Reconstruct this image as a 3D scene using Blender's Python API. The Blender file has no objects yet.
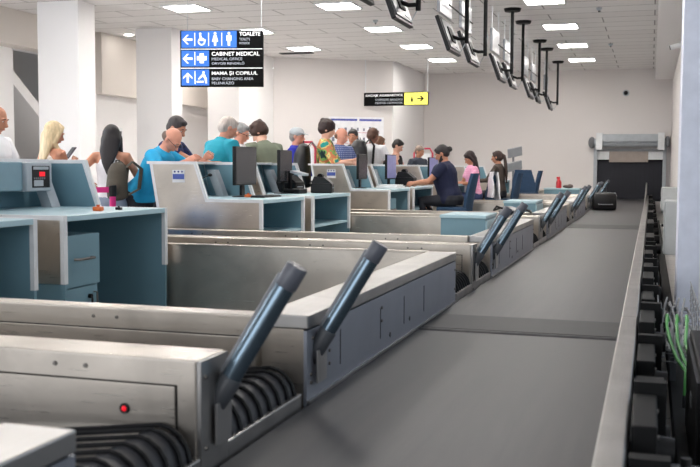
import bpy, bmesh, math, random
from mathutils import Vector, Matrix, Euler
R = math.radians
random.seed(7)
sc = bpy.context.scene
col = sc.collection

# ------------------------------------------------------------ camera, world, exposure
cam_d = bpy.data.cameras.new('camera')
cam = bpy.data.objects.new('camera', cam_d)
col.objects.link(cam)
cam_d.sensor_width = 36.0
cam_d.lens = 36.0 * 960 / 700
cam.location = (0, 0, 1.2)
cam.rotation_euler = (Matrix.Rotation(R(17.35), 4, 'Z') @ Matrix.Rotation(R(90 - 3.95), 4, 'X') @ Matrix.Rotation(R(0.25), 4, 'Z')).to_euler()
cam_d.clip_start = 0.05
cam_d.dof.use_dof = True
cam_d.dof.focus_distance = 9.0
cam_d.dof.aperture_fstop = 5.0
sc.camera = cam
w = bpy.data.worlds.new('daylight'); sc.world = w
w.use_nodes = True
w.node_tree.nodes['Background'].inputs[0].default_value = (0.80, 0.90, 1.0, 1)
w.node_tree.nodes['Background'].inputs[1].default_value = 0.5
sc.view_settings.view_transform = 'Standard'
sc.view_settings.look = 'None'
sc.view_settings.gamma = 1.0
sc.view_settings.use_curve_mapping = False
sc.view_settings.exposure = 0.62
LIGHT_POWER = 26.0
wl = bpy.data.lights.new('added_left_daylight', 'AREA'); wl.shape = 'RECTANGLE'; wl.size = 9.0; wl.size_y = 2.3; wl.energy = 520; wl.color = (0.86, 0.93, 1.0)
wlo = bpy.data.objects.new('added_left_daylight', wl); col.objects.link(wlo); wf = bpy.data.lights.new('added_front_daylight', 'AREA'); wf.shape = 'RECTANGLE'; wf.size = 8.0; wf.size_y = 2.3; wf.energy = 165; wf.color = (0.92, 0.95, 1.0)
wfo = bpy.data.objects.new('added_front_daylight', wf); col.objects.link(wfo); wfo.location = (-4.5, -4.02, 2.1); wfo.rotation_euler = (R(90), 0, 0)  # area light behind the camera, added to brighten the camera-facing steel and pillars
wlo.location = (-10.95, 7.0, 2.15); wlo.rotation_euler = (0, R(-90), 0)  # area light on the unseen left side, added for daylight on the pillars

# ------------------------------------------------------------ materials
def srgb(r, g, b):
    f = lambda c: (c / 255 / 12.92) if c / 255 <= 0.04045 else ((c / 255 + 0.055) / 1.055) ** 2.4
    return (f(r), f(g), f(b), 1)

MATS = {}
def mat(name, rgb, rough=0.5, metal=0.0, noise=0.06, scale=8.0, bump=0.0, bscale=60, stretch=None, emit=0, coat=0, coords='Object'):
    if name in MATS: return MATS[name]
    m = bpy.data.materials.new(name); m.use_nodes = True
    nt = m.node_tree; n = nt.nodes; L = nt.links
    b = n['Principled BSDF']
    c = srgb(*rgb)
    b.inputs['Metallic'].default_value = metal
    b.inputs['Roughness'].default_value = rough
    tc = n.new('ShaderNodeTexCoord'); mp = n.new('ShaderNodeMapping')
    L.new(tc.outputs[coords], mp.inputs[0])
    if stretch: mp.inputs['Scale'].default_value = stretch
    nz = n.new('ShaderNodeTexNoise'); nz.inputs['Scale'].default_value = scale; nz.inputs['Detail'].default_value = 4
    L.new(mp.outputs[0], nz.inputs['Vector'])
    cr = n.new('ShaderNodeValToRGB')
    cr.color_ramp.elements[0].position = 0.3; cr.color_ramp.elements[1].position = 0.7
    cr.color_ramp.elements[0].color = tuple(max(0, v * (1 - noise)) for v in c[:3]) + (1,)
    cr.color_ramp.elements[1].color = tuple(min(1, v * (1 + noise)) for v in c[:3]) + (1,)
    L.new(nz.outputs['Fac'], cr.inputs['Fac'])
    L.new(cr.outputs['Color'], b.inputs['Base Color'])
    if emit:
        L.new(cr.outputs['Color'], b.inputs['Emission Color'])
        b.inputs['Emission Strength'].default_value = emit
    if coat: b.inputs['Coat Weight'].default_value = coat
    if bump:
        n2 = n.new('ShaderNodeTexNoise'); n2.inputs['Scale'].default_value = bscale; n2.inputs['Detail'].default_value = 3
        L.new(mp.outputs[0], n2.inputs['Vector'])
        bp = n.new('ShaderNodeBump'); bp.inputs['Strength'].default_value = bump; bp.inputs['Distance'].default_value = 0.004
        L.new(n2.outputs['Fac'], bp.inputs['Height']); L.new(bp.outputs[0], b.inputs['Normal'])
    MATS[name] = m
    return m

def steel_mat(name, rgb, rough, stretch=(2, 60, 60)):
    """brushed stainless steel: fine streaks along one axis plus broad stains"""
    m = bpy.data.materials.new(name); m.use_nodes = True
    nt = m.node_tree; n = nt.nodes; L = nt.links
    b = n['Principled BSDF']; b.inputs['Metallic'].default_value = 0.92
    tc = n.new('ShaderNodeTexCoord'); mp = n.new('ShaderNodeMapping'); mp.inputs['Scale'].default_value = stretch
    L.new(tc.outputs['Object'], mp.inputs[0])
    st = n.new('ShaderNodeTexNoise'); st.inputs['Scale'].default_value = 3; st.inputs['Detail'].default_value = 6
    L.new(mp.outputs[0], st.inputs['Vector'])
    sn = n.new('ShaderNodeTexNoise'); sn.inputs['Scale'].default_value = 2.4; sn.inputs['Detail'].default_value = 5; sn.inputs['Distortion'].default_value = 1.0
    L.new(tc.outputs['Object'], sn.inputs['Vector'])
    c = srgb(*rgb)
    cr = n.new('ShaderNodeValToRGB')
    cr.color_ramp.elements[0].position = 0.35; cr.color_ramp.elements[1].position = 0.65
    cr.color_ramp.elements[0].color = tuple(v * 0.87 for v in c[:3]) + (1,)
    cr.color_ramp.elements[1].color = tuple(min(1, v * 1.12) for v in c[:3]) + (1,)
    L.new(sn.outputs['Fac'], cr.inputs['Fac']); L.new(cr.outputs['Color'], b.inputs['Base Color'])
    mr = n.new('ShaderNodeMapRange'); mr.inputs['To Min'].default_value = rough - 0.06; mr.inputs['To Max'].default_value = rough + 0.10
    L.new(st.outputs['Fac'], mr.inputs['Value']); L.new(mr.outputs[0], b.inputs['Roughness'])
    bp = n.new('ShaderNodeBump'); bp.inputs['Strength'].default_value = 0.04; bp.inputs['Distance'].default_value = 0.001
    L.new(st.outputs['Fac'], bp.inputs['Height']); L.new(bp.outputs[0], b.inputs['Normal'])
    return m

def ceiling_mat():
    m = bpy.data.materials.new('ceiling_planks'); m.use_nodes = True
    nt = m.node_tree; n = nt.nodes; L = nt.links
    b = n['Principled BSDF']; b.inputs['Roughness'].default_value = 0.75
    tc = n.new('ShaderNodeTexCoord'); bk = n.new('ShaderNodeTexBrick')
    L.new(tc.outputs['Object'], bk.inputs['Vector'])
    bk.offset = 0.5; bk.inputs['Scale'].default_value = 1.0
    bk.inputs['Brick Width'].default_value = 1.8; bk.inputs['Row Height'].default_value = 0.6
    bk.inputs['Mortar Size'].default_value = 0.012; bk.inputs['Mortar Smooth'].default_value = 0.1
    bk.inputs['Color1'].default_value = srgb(232, 230, 229); bk.inputs['Color2'].default_value = srgb(226, 223, 222)
    bk.inputs['Mortar'].default_value = srgb(150, 147, 145)
    L.new(bk.outputs['Color'], b.inputs['Base Color'])
    bp = n.new('ShaderNodeBump'); bp.inputs['Strength'].default_value = 0.4; bp.inputs['Distance'].default_value = 0.01; bp.invert = True
    L.new(bk.outputs['Fac'], bp.inputs['Height']); L.new(bp.outputs[0], b.inputs['Normal'])
    return m

def floor_mat():
    m = bpy.data.materials.new('floor_tiles'); m.use_nodes = True
    nt = m.node_tree; n = nt.nodes; L = nt.links
    b = n['Principled BSDF']; b.inputs['Roughness'].default_value = 0.35
    tc = n.new('ShaderNodeTexCoord'); bk = n.new('ShaderNodeTexBrick')
    L.new(tc.outputs['Object'], bk.inputs['Vector'])
    bk.offset = 0.0; bk.inputs['Scale'].default_value = 1.0
    bk.inputs['Brick Width'].default_value = 0.6; bk.inputs['Row Height'].default_value = 0.6
    bk.inputs['Mortar Size'].default_value = 0.006
    bk.inputs['Color1'].default_value = srgb(196, 193, 190); bk.inputs['Color2'].default_value = srgb(186, 184, 182)
    bk.inputs['Mortar'].default_value = srgb(90, 90, 90)
    L.new(bk.outputs['Color'], b.inputs['Base Color'])
    return m

def pattern_mat(name, cols, scale, rough=0.8):
    m = bpy.data.materials.new(name); m.use_nodes = True
    nt = m.node_tree; n = nt.nodes; L = nt.links
    b = n['Principled BSDF']; b.inputs['Roughness'].default_value = rough
    tc = n.new('ShaderNodeTexCoord'); v = n.new('ShaderNodeTexNoise'); v.inputs['Scale'].default_value = scale; v.inputs['Detail'].default_value = 1
    L.new(tc.outputs['Object'], v.inputs['Vector'])
    cr = n.new('ShaderNodeValToRGB'); cr.color_ramp.interpolation = 'CONSTANT'
    els = cr.color_ramp.elements
    while len(els) < len(cols): els.new(0.5)
    for i, c in enumerate(cols):
        els[i].position = 0 if i == 0 else 0.36 + 0.28 * (i - 1) / max(1, len(cols) - 2)
        els[i].color = srgb(*c)
    L.new(v.outputs['Fac'], cr.inputs['Fac']); L.new(cr.outputs['Color'], b.inputs['Base Color'])
    return m

def check_mat(name, c1, c2, freq=60):
    m = bpy.data.materials.new(name); m.use_nodes = True
    nt = m.node_tree; n = nt.nodes; L = nt.links
    b = n['Principled BSDF']; b.inputs['Roughness'].default_value = 0.85
    tc = n.new('ShaderNodeTexCoord')
    out = None
    for d in ('X', 'Z'):
        wv = n.new('ShaderNodeTexWave'); wv.bands_direction = d; wv.inputs['Scale'].default_value = freq / 6
        L.new(tc.outputs['Object'], wv.inputs['Vector'])
        if out is None: out = wv
        else:
            a = n.new('ShaderNodeMath'); a.operation = 'MULTIPLY'
            L.new(out.outputs['Fac'], a.inputs[0]); L.new(wv.outputs['Fac'], a.inputs[1])
            mx = n.new('ShaderNodeMix'); mx.data_type = 'RGBA'
            mx.inputs[6].default_value = srgb(*c1); mx.inputs[7].default_value = srgb(*c2)
            L.new(a.outputs[0], mx.inputs[0]); L.new(mx.outputs[2], b.inputs['Base Color'])
    return m

STEEL = steel_mat('stainless_steel', (200, 192, 182), 0.28, (2, 60, 60))
STEEL_Y = steel_mat('stainless_steel_long', (176, 174, 172), 0.32, (60, 2, 60))
PANEL = mat('grey_coated_steel', (150, 154, 164), 0.42, 0.45, 0.08, 3)
WHITE = mat('white_edge_band', (228, 230, 232), 0.4)
BLUE = mat('light_blue_laminate', (112, 148, 162), 0.42, 0, 0.04, 3)
BLUEP = mat('pale_blue_laminate', (176, 206, 216), 0.33, 0, 0.03, 3)
WALL = mat('wall_paint', (226, 221, 219), 0.8, 0, 0.02, 0.6, 0.05, 200)
PILLAR = mat('pillar_paint', (240, 238, 238), 0.7, 0, 0.015, 0.6)
BEIGE = mat('beige_plaster', (222, 215, 208), 0.8, 0, 0.03, 0.6)
BLACK = mat('black_plastic', (22, 22, 24), 0.4, 0, 0.1, 12)
BLACKM = mat('black_coated_metal', (13, 13, 14), 0.6, 0.0, 0.1, 12); BLACKM.node_tree.nodes['Principled BSDF'].inputs['Specular IOR Level'].default_value = .2
for _m in (BLACK,): _m.node_tree.nodes['Principled BSDF'].inputs['Specular IOR Level'].default_value = .3
RUBBER = mat('black_rubber', (30, 30, 31), 0.45, 0, 0.15, 20)
GREY = mat('grey_plastic', (120, 122, 126), 0.5)
LGREY = mat('light_grey_plastic', (176, 182, 188), 0.45)
DGREY = mat('dark_grey_plastic', (70, 72, 76), 0.45)
SCREEN = mat('dark_screen', (66, 66, 70), 0.22, 0, 0.03, 2)
SCREENON = mat('lit_screen', (112, 112, 150), 0.3, 0, 0.12, 14, emit=0.4)
TUBE = mat('dark_glossy_tube', (100, 116, 128), 0.2, 0.8, 0.06, 8)
RED = mat('red_lamp', (235, 20, 40), 0.3, emit=0.5)
GREEN = mat('green_cable', (70, 170, 70), 0.5)
CABLE = mat('grey_cable', (150, 150, 152), 0.5)
MAGENTA = mat('magenta_fabric', (222, 40, 130), 0.6)
NAVY = mat('navy_upholstery', (32, 62, 92), 0.75, 0, 0.1, 30, 0.2, 200)
CEIL = ceiling_mat()
FLOOR = floor_mat()

# belt rubber: dark, worn along its running direction
def belt_mat():
    m = bpy.data.materials.new('belt_rubber'); m.use_nodes = True
    nt = m.node_tree; n = nt.nodes; L = nt.links
    b = n['Principled BSDF']
    tc = n.new('ShaderNodeTexCoord'); mp = n.new('ShaderNodeMapping'); mp.inputs['Scale'].default_value = (6, 0.35, 1)
    L.new(tc.outputs['Object'], mp.inputs[0])
    z = n.new('ShaderNodeTexNoise'); z.inputs['Scale'].default_value = 2.0; z.inputs['Detail'].default_value = 6; z.inputs['Distortion'].default_value = 0.6
    L.new(mp.outputs[0], z.inputs['Vector'])
    cr = n.new('ShaderNodeValToRGB'); cr.color_ramp.elements[0].position = 0.35; cr.color_ramp.elements[1].position = 0.7
    cr.color_ramp.elements[0].color = srgb(56, 56, 59); cr.color_ramp.elements[1].color = srgb(80, 78, 79)
    L.new(z.outputs['Fac'], cr.inputs['Fac']); L.new(cr.outputs['Color'], b.inputs['Base Color'])
    mr = n.new('ShaderNodeMapRange'); mr.inputs['To Min'].default_value = 0.42; mr.inputs['To Max'].default_value = 0.58
    L.new(z.outputs['Fac'], mr.inputs['Value']); L.new(mr.outputs[0], b.inputs['Roughness'])
    f = n.new('ShaderNodeTexNoise'); f.inputs['Scale'].default_value = 260
    L.new(tc.outputs['Object'], f.inputs['Vector'])
    bp = n.new('ShaderNodeBump'); bp.inputs['Strength'].default_value = 0.25; bp.inputs['Distance'].default_value = 0.002
    L.new(f.outputs['Fac'], bp.inputs['Height']); L.new(bp.outputs[0], b.inputs['Normal'])
    return m
BELT = belt_mat()

# ------------------------------------------------------------ mesh builder
class MB:
    def __init__(s): s.bm = bmesh.new()
    def box(s, x0, x1, y0, y1, z0, z1, bev=0.0, M=None):
        r = bmesh.ops.create_cube(s.bm, size=1)
        T = Matrix.Translation(((x0 + x1) / 2, (y0 + y1) / 2, (z0 + z1) / 2)) @ Matrix.Diagonal((abs(x1 - x0), abs(y1 - y0), abs(z1 - z0), 1))
        bmesh.ops.transform(s.bm, matrix=T, verts=r['verts'])
        if bev:
            es = {e for v in r['verts'] for e in v.link_edges}
            rr = bmesh.ops.bevel(s.bm, geom=list(es), offset=bev, segments=2, affect='EDGES', profile=0.5)
            vs = list({v for f in rr['faces'] for v in f.verts} | {v for v in r['verts'] if v.is_valid})
        else: vs = r['verts']
        if M is not None: bmesh.ops.transform(s.bm, matrix=M, verts=vs)
        return s
    def rings(s, rings, cap=True, closed=False):
        vv = [[s.bm.verts.new(p) for p in r] for r in rings]
        n = len(vv[0]); m = len(vv)
        for i in range(m if closed else m - 1):
            a, b = vv[i], vv[(i + 1) % m]
            for j in range(n):
                k = (j + 1) % n
                try: s.bm.faces.new((a[j], a[k], b[k], b[j]))
                except ValueError: pass
        if cap and not closed:
            s.bm.faces.new(vv[0][::-1]); s.bm.faces.new(vv[-1])
        return s
    def loft(s, pts, rad, n=12, xax=None, closed=False, cap=True):
        pts = [Vector(p) for p in pts]; out = []
        prev = None
        for i, p in enumerate(pts):
            if closed: t = pts[(i + 1) % len(pts)] - pts[i - 1]
            else: t = (pts[min(i + 1, len(pts) - 1)] - pts[max(i - 1, 0)])
            t.normalize()
            if xax is not None: x = Vector(xax)
            elif prev is not None: x = prev
            else: x = Vector((1, 0, 0)) if abs(t.x) < 0.8 else Vector((0, 1, 0))
            x = (x - t * x.dot(t)).normalized(); y = t.cross(x); prev = x
            r = rad[i] if isinstance(rad, (list, tuple)) and isinstance(rad[0], (list, tuple)) else ((rad[i], rad[i]) if isinstance(rad, (list, tuple)) else (rad, rad))
            out.append([p + x * (r[0] * math.cos(2 * math.pi * j / n)) + y * (r[1] * math.sin(2 * math.pi * j / n)) for j in range(n)])
        return s.rings(out, cap, closed)
    def ell(s, c, r, M=None, n=14):
        q = bmesh.ops.create_uvsphere(s.bm, u_segments=n, v_segments=max(6, n * 2 // 3), radius=1)
        T = Matrix.Translation(c) @ Matrix.Diagonal((r[0], r[1], r[2], 1))
        if M is not None: T = M @ T
        bmesh.ops.transform(s.bm, matrix=T, verts=q['verts'])
        return s
    def prism(s, prof, axis, a, b):
        """prof: 2D points; axis 'x','y','z' = extrusion axis from a to b"""
        def mk(p, t):
            if axis == 'y': return (p[0], t, p[1])
            if axis == 'x': return (t, p[0], p[1])
            return (p[0], p[1], t)
        v0 = [s.bm.verts.new(mk(p, a)) for p in prof]; v1 = [s.bm.verts.new(mk(p, b)) for p in prof]
        n = len(prof)
        s.bm.faces.new(v0); s.bm.faces.new(v1[::-1])
        for i in range(n): s.bm.faces.new((v0[i], v1[i], v1[(i + 1) % n], v0[(i + 1) % n]))
        return s
    def mesh(s, name='m'):
        bmesh.ops.recalc_face_normals(s.bm, faces=s.bm.faces)
        me = bpy.data.meshes.new(name); s.bm.to_mesh(me); s.bm.free(); return me
    def build(s, name, m, parent=None, smooth=False, loc=None):
        me = s.mesh(name); me.materials.append(m)
        if smooth:
            me.polygons.foreach_set('use_smooth', [True] * len(me.polygons))
            try: me.set_sharp_from_angle(angle=R(38))
            except Exception: pass
        return link(name, me, parent, loc)

def link(name, me, parent=None, loc=None):
    o = bpy.data.objects.new(name, me); col.objects.link(o)
    if loc is not None: o.location = loc
    if parent is not None: o.parent = parent
    return o
def thing(name, label, cat, loc=(0, 0, 0), rz=0, group=None):
    o = bpy.data.objects.new(name, None); col.objects.link(o); o.empty_display_size = 0.05
    o.location = loc; o.rotation_euler = (0, 0, rz)
    return tag(o, label, cat, group)
def tag(o, label, cat, group=None):
    o['label'] = label; o['category'] = cat
    if group: o['group'] = group
    return o
def struct(o): o['kind'] = 'structure'; return o
def copy_tree(o, parent=None):
    c = o.copy(); col.objects.link(c)
    if parent is not None: c.parent = parent
    for ch in list(o.children): copy_tree(ch, c)
    return c
def Bx(name, m, parent, *d, bev=0.0, M=None, smooth=False): return MB().box(*d, bev=bev, M=M).build(name, m, parent, smooth)
ORD = ['nearest', 'second nearest', 'third nearest', 'fourth nearest', 'fifth nearest', 'sixth nearest', 'seventh nearest', 'eighth nearest', 'ninth nearest', 'tenth nearest']
def remesh(mb, voxel, smooth_it=3):
    me = mb.mesh('tmp'); o = bpy.data.objects.new('tmp', me); col.objects.link(o)
    md = o.modifiers.new('r', 'REMESH'); md.mode = 'VOXEL'; md.voxel_size = voxel; md.use_smooth_shade = True
    if smooth_it:
        s = o.modifiers.new('s', 'SMOOTH'); s.factor = 0.5; s.iterations = smooth_it
    dg = bpy.context.evaluated_depsgraph_get(); dg.update()
    out = bpy.data.meshes.new_from_object(o.evaluated_get(dg))
    bpy.data.objects.remove(o); bpy.data.meshes.remove(me)
    out.polygons.foreach_set('use_smooth', [True] * len(out.polygons))
    return out
def join_meshes(a, others, name):
    bm = bmesh.new(); bm.from_mesh(a)
    for o in others: bm.from_mesh(o)
    me = bpy.data.meshes.new(name); bm.to_mesh(me); bm.free()
    me.polygons.foreach_set('use_smooth', [True] * len(me.polygons))
    return me
def text(s, name, m, parent, x, z, wid, hgt, y=0, bold=0.0, M=None):
    """upright text facing -Y, left bottom at (x,z), stretched to wid x hgt"""
    cu = bpy.data.curves.new(name, 'FONT'); cu.body = s; cu.offset = bold; cu.extrude = 0.0; cu.fill_mode = 'FRONT'
    o = bpy.data.objects.new(name, cu); col.objects.link(o)
    dg = bpy.context.evaluated_depsgraph_get(); dg.update()
    me = bpy.data.meshes.new_from_object(o.evaluated_get(dg)); bpy.data.objects.remove(o)
    if not me.vertices: return None
    xs = [v.co.x for v in me.vertices]; ys = [v.co.y for v in me.vertices]
    x0, x1, y0, y1 = min(xs), max(xs), min(ys), max(ys)
    bm = bmesh.new(); bm.from_mesh(me)
    for v in bm.verts: v.co = Vector((x + (v.co.x - x0) / (x1 - x0) * wid, y, z + (v.co.y - y0) / (y1 - y0) * hgt))
    r = bmesh.ops.extrude_face_region(bm, geom=bm.faces[:])
    for v in r['geom']:
        if isinstance(v, bmesh.types.BMVert): v.co.y += 0.004
    if M is not None: bm.transform(M)
    bmesh.ops.recalc_face_normals(bm, faces=bm.faces)
    bm.to_mesh(me); bm.free(); me.materials.clear(); me.materials.append(m)
    return link(name, me, parent)

# ------------------------------------------------------------ the setting
CH = 3.9; YB = 27.4; XR = 0.5; XL = -10.9
struct(Bx('floor', FLOOR, None, -14, 3, -4, YB + 0.2, -0.1, 0))
struct(Bx('ceiling', CEIL, None, -14, 3, -4, YB + 0.2, CH, CH + 0.1))
mb = MB()   # back wall with the baggage portal opening
mb.box(-14, -1.42, YB, YB + 0.2, 0, CH); mb.box(0.30, 3, YB, YB + 0.2, 0, CH)
mb.box(-1.42, 0.30, YB, YB + 0.2, 1.56, CH); mb.box(-1.42, 0.30, YB, YB + 0.2, 0, 0.3)
struct(mb.build('wall_back', WALL))
struct(Bx('wall_right', WALL, None, XR, XR + 0.2, 7.7, YB, 0, CH))
# left wall with a recess opening
mb = MB(); mb.box(XL - 0.2, XL, -4, 2.4, 0, CH); mb.box(XL - 0.2, XL, 11.6, 14.7, 0, CH); mb.box(XL - 0.2, XL, 2.4, 11.6, 0, 0.9); mb.box(XL - 0.2, XL, 2.4, 11.6, 3.35, CH); mb.box(XL - 0.2, XL, 16.5, YB, 0, CH); mb.box(XL - 0.2, XL, 14.7, 16.5, 3.29, CH)
struct(mb.build('wall_left', PILLAR))
m = MB(); m.box(-14, -8.5, -4.2, -4, 0, CH); m.box(-.5, 3, -4.2, -4, 0, CH); m.box(-8.5, -.5, -4.2, -4, 0, .9); m.box(-8.5, -.5, -4.2, -4, 3.3, CH)
struct(m.build('wall_front', WALL))
m = MB()
for xx in (-8.5, -6.5, -4.5, -2.5, -.56): m.box(xx, xx + .06, -4.14, -4.08, .9, 3.3)
m.box(-8.5, -.5, -4.14, -4.08, .9, .96); m.box(-8.5, -.5, -4.14, -4.08, 3.24, 3.3)
struct(m.build('unseen_window_2', WHITE))  # out-of-view frame, added around the front area light
m = MB()
for yy in (2.4, 4.7, 7.0, 9.3, 11.54): m.box(XL - .14, XL - .08, yy, yy + .06, .9, 3.35)
m.box(XL - .14, XL - .08, 2.4, 11.6, .9, .96); m.box(XL - .14, XL - .08, 2.4, 11.6, 3.29, 3.35)
struct(m.build('unseen_window_1', WHITE))  # out-of-view frame, added around the left area light
struct(Bx('wall_recess', BEIGE, None, -12.9, -12.7, 12.5, 19, 0, CH))
struct(Bx('trim_1', BEIGE, None, XL, XL + 0.35, 11.7, 16.6, 3.29, CH - 0.005))
mb = MB(); mb.prism([(14.6, 3.2), (14.6, 2.95), (17.4, 0.9), (17.4, 1.15)], 'x', -12.7, -11.1)
struct(mb.build('trim_2', PILLAR))
struct(Bx('trim_3', BEIGE, None, XL, XL + 0.25, 17.2, YB, 2.67, CH - 0.005))
# angled wall carrying the poster, and the jog
mb = MB(); mb.prism([(-8.97, 22.3), (-6.35, 23.9), (-6.35, YB), (-8.97, YB)], 'z', 0, CH)
struct(mb.build('wall_poster', WALL))
struct(Bx('wall_jog', PILLAR, None, -6.35, -6.33, 23.9, YB, 0, CH))
struct(Bx('trim_4', PILLAR, None, 0.05, XR, 4.0, YB, 3.6, CH))
struct(Bx('baseboard_right', DGREY, None, XR - 0.015, XR, 7.7, YB, 0, 0.1))
for i, (y0, y1, l) in enumerate(((13.8, 14.3, 'white square pillar nearest on the left, beside the blonde woman'),
                              (17.0, 17.45, 'white square pillar in the middle, left edge of the blue and black sign'),
                              (20.2, 22.3, 'white pillar farthest back, directly below the blue and black sign'))):
    o = Bx('pillar', PILLAR, None, -9.75, -8.97, y0, y1, 0, CH, bev=0.01)
    tag(o, l, 'pillar', 'white pillars on the passenger side')
# pillar by the right edge of the frame
o = thing('pillar', 'white pillar at right edge rising above the green cables', 'pillar', (0.42, 8.0, 0), 0)
Bx('plaster', mat('cool_white_paint', (222, 226, 240), 0.5), o, -0.21, 0.6, -0.25, 0.3, 0.0, CH, bev=0.006)
Bx('edge_strip', WHITE, o, -0.05, -0.03, -0.262, -0.251, 0.1, CH)

# socket plate on the wall/pillar
o = thing('wall_switch', 'small white switch plate with dark button on the white wall between the pillars', 'switch', (XL + 0.002, 18.3, 1.9), R(90))
Bx('plate', WHITE, o, -0.07, 0.07, -0.015, 0, -0.12, 0.12, bev=0.004); Bx('button', DGREY, o, -0.03, 0.03, -0.02, -0.012, -0.03, 0.05)

# ------------------------------------------------------------ ceiling lights
DIFF = mat('light_diffuser', (255, 250, 244), 0.5, 0, 0.0, 1, emit=LIGHT_POWER)
def ceiling_light(x, y):
    o = thing('ceiling_light', '', 'ceiling light', (x, y, CH))
    f = MB(); f.box(-.33, .33, -.33, -.30, -.02, -.001); f.box(-.33, .33, .30, .33, -.02, -.001); f.box(-.33, -.30, -.30, .30, -.02, -.001); f.box(.30, .33, -.30, .30, -.02, -.001)
    f.build('frame', WHITE, o); Bx('diffuser', DIFF, o, -.299, .299, -.299, .299, -.012, -.002)
    return o
proto = None
for x, y0, dy, nm in ((-1.71, 15.9, 2.95, 'the column of panels right of the hanging monitors'), (-5.06, 15.5, 2.8, 'the middle column of panels'), (-7.62, 15.0, 2.9, 'the left column of panels')):
    ys = []
    y = y0
    while y < 26.2: ys.append(y); y += dy
    for i, y in enumerate(ys):
        o = ceiling_light(x, y) if proto is None else copy_tree(proto)
        if proto is None: proto = o
        o.location = (x, y, CH)
        tag(o, f'square ceiling light, {ORD[i]} in {nm}', 'ceiling light', 'square ceiling lights')
    y = y0 - dy
    while y > (6 if x > -6 else 3):
        o = copy_tree(proto); o.location = (x, y, CH)
        tag(o, 'square ceiling light overhead, above the top of the view', 'ceiling light', 'square ceiling lights overhead'); y -= dy
for i, (xx, yy) in enumerate(((-10.2, 20.0), (-10.2, 24.5))):
    o = copy_tree(proto); o.location = (xx, yy, CH); tag(o, 'added square light panel out of view behind the white pillars, ' + ['nearer', 'farther'][i] + ' one', 'ceiling light', 'square ceiling lights overhead')  # extra unseen panels, added to brighten the gap between the pillars
o = thing('downlight', 'small round lit downlight in the ceiling between the first two pillars', 'downlight', (-10.25, 17.6, CH))
MB().loft([(0, 0, -0.02), (0, 0, -0.001)], [.11, .12], 20).build('rim', WHITE, o, True)
MB().loft([(0, 0, -0.026), (0, 0, -0.018)], [.085, .09], 20).build('lamp', DIFF, o, True)
o = thing('ceiling_vent', 'dark rectangular ceiling vent beyond the left column of lights', 'vent', (-8.1, 21.6, CH))
Bx('backing', BLACK, o, -.4, .4, -.12, .12, -.012, -.001)
f = MB()
for k in range(5): f.box(-.4, .4, -.11 + .05 * k, -.10 + .05 * k, -.02, -.012)
f.build('slat', DGREY, o)
for i, (x, y, l) in enumerate(((-.95, 13.2, 'nearest of the row right of the lights'), (-.9, 16.9, 'middle of the row right of the lights'), (-.9, 21.8, 'farthest of the row right of the lights'), (-4.9, 17.2, 'beside the middle column of lights'), (-7.2, 13.6, 'above the blue and black sign'))):
    o = thing('smoke_detector', 'small ceiling detector, ' + l, 'detector', (x, y, CH), 0, 'ceiling detectors')
    MB().loft([(0, 0, -.05), (0, 0, -.03), (0, 0, 0)], [.02, .045, .05], 12).build('housing', LGREY, o, True)
    MB().loft([(0, 0, -.075), (0, 0, -.05)], [.012, .018], 8).build('sensor', DGREY, o, True)

# ------------------------------------------------------------ cameras
def cctv(name, label, loc, rz):
    o = thing(name, label, 'security camera', loc, rz)
    MB().loft([(0, .12, .0), (0, .1, 0)], [.05, .05], 14).build('base', WHITE, o, True)
    MB().loft([(0, .1, 0), (0, .04, -.01)], [.016, .016], 8).build('bracket', WHITE, o, True)
    MB().loft([(0, .05, 0), (0, .04, -.01), (0, -.12, -.05), (0, -.13, -.052)], [.03, .045, .045, .04], 14).build('body', WHITE, o, True)
    MB().loft([(0, -.128, -.052), (0, -.14, -.055)], [.036, .034], 14).build('lens', BLACK, o, True)
cctv('security_camera', 'white bullet security camera under the soffit on the right wall', (XR - .12, 16.5, 3.2), R(-90))
o = thing('dome_camera', 'small black camera high on the back wall above the portal', 'security camera', (-.70, YB - .001, 3.25))
MB().loft([(0, 0, 0), (0, -.03, 0)], [.09, .085], 16).build('base', LGREY, o, True)
MB().ell((0, -.05, 0), (.06, .06, .06)).build('dome', BLACK, o, True)

# ------------------------------------------------------------ collector belt
ZB = 0.35; ZT = 0.67; XE = -1.16; XI = -1.34
segs = [(0.4, 4.90), (4.905, 13.88), (13.885, 27.9)]
desc = ['dark rubber belt conveyor section nearest the viewer', 'dark rubber belt conveyor section in the middle of the run', 'dark rubber belt conveyor section leading into the wall portal']
for i, (a, b) in enumerate(segs):
    o = thing('belt_conveyor', desc[i], 'conveyor', (0, a, 0), 0, 'sections of the long baggage belt')
    z = ZB + (0.006 if i else 0.0); ln = b - a; r = 0.022
    prof = []
    for t in range(9):
        an = R(90 + 180 * t / 8); prof.append((r + r * math.cos(an), z - r + r * math.sin(an)))
    for t in range(9):
        an = R(-90 + 180 * t / 8); prof.append((ln - r + r * math.cos(an), z - r + r * math.sin(an)))
    MB().prism(prof, 'x', -1.15, -0.125).build('belt', BELT, o, True)
    if i: Bx('dark_strip', mat('dark_strip_rubber', (44, 44, 46), .6, 0, .1, 10), o, -1.14, -.135, .03, .50 if i == 1 else .9, z - .004, z + .0025)  # thin darker strip across the start of each later belt section
    Bx('bed', BLACKM, o, -1.12, -.16, .1, ln - .1, z - .13, z - .012)
    m = MB(); m.box(-.122, -.045, 0, ln, .30, .47, bev=.006); m.build('side_rail', STEEL_Y, o)
    m = MB()
    y = .5
    while y < ln - .2:
        m.box(-.13, -.05, y, y + .06, 0, .31); m.box(-1.14, -1.08, y, y + .06, 0, z - .14); y += 2.1
    m.build('stand', DGREY, o)
o = thing('guard_plate', 'tall pale guard plate rising at the far end of the belt', 'guard', (-.10, 18.5, 0))
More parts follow.
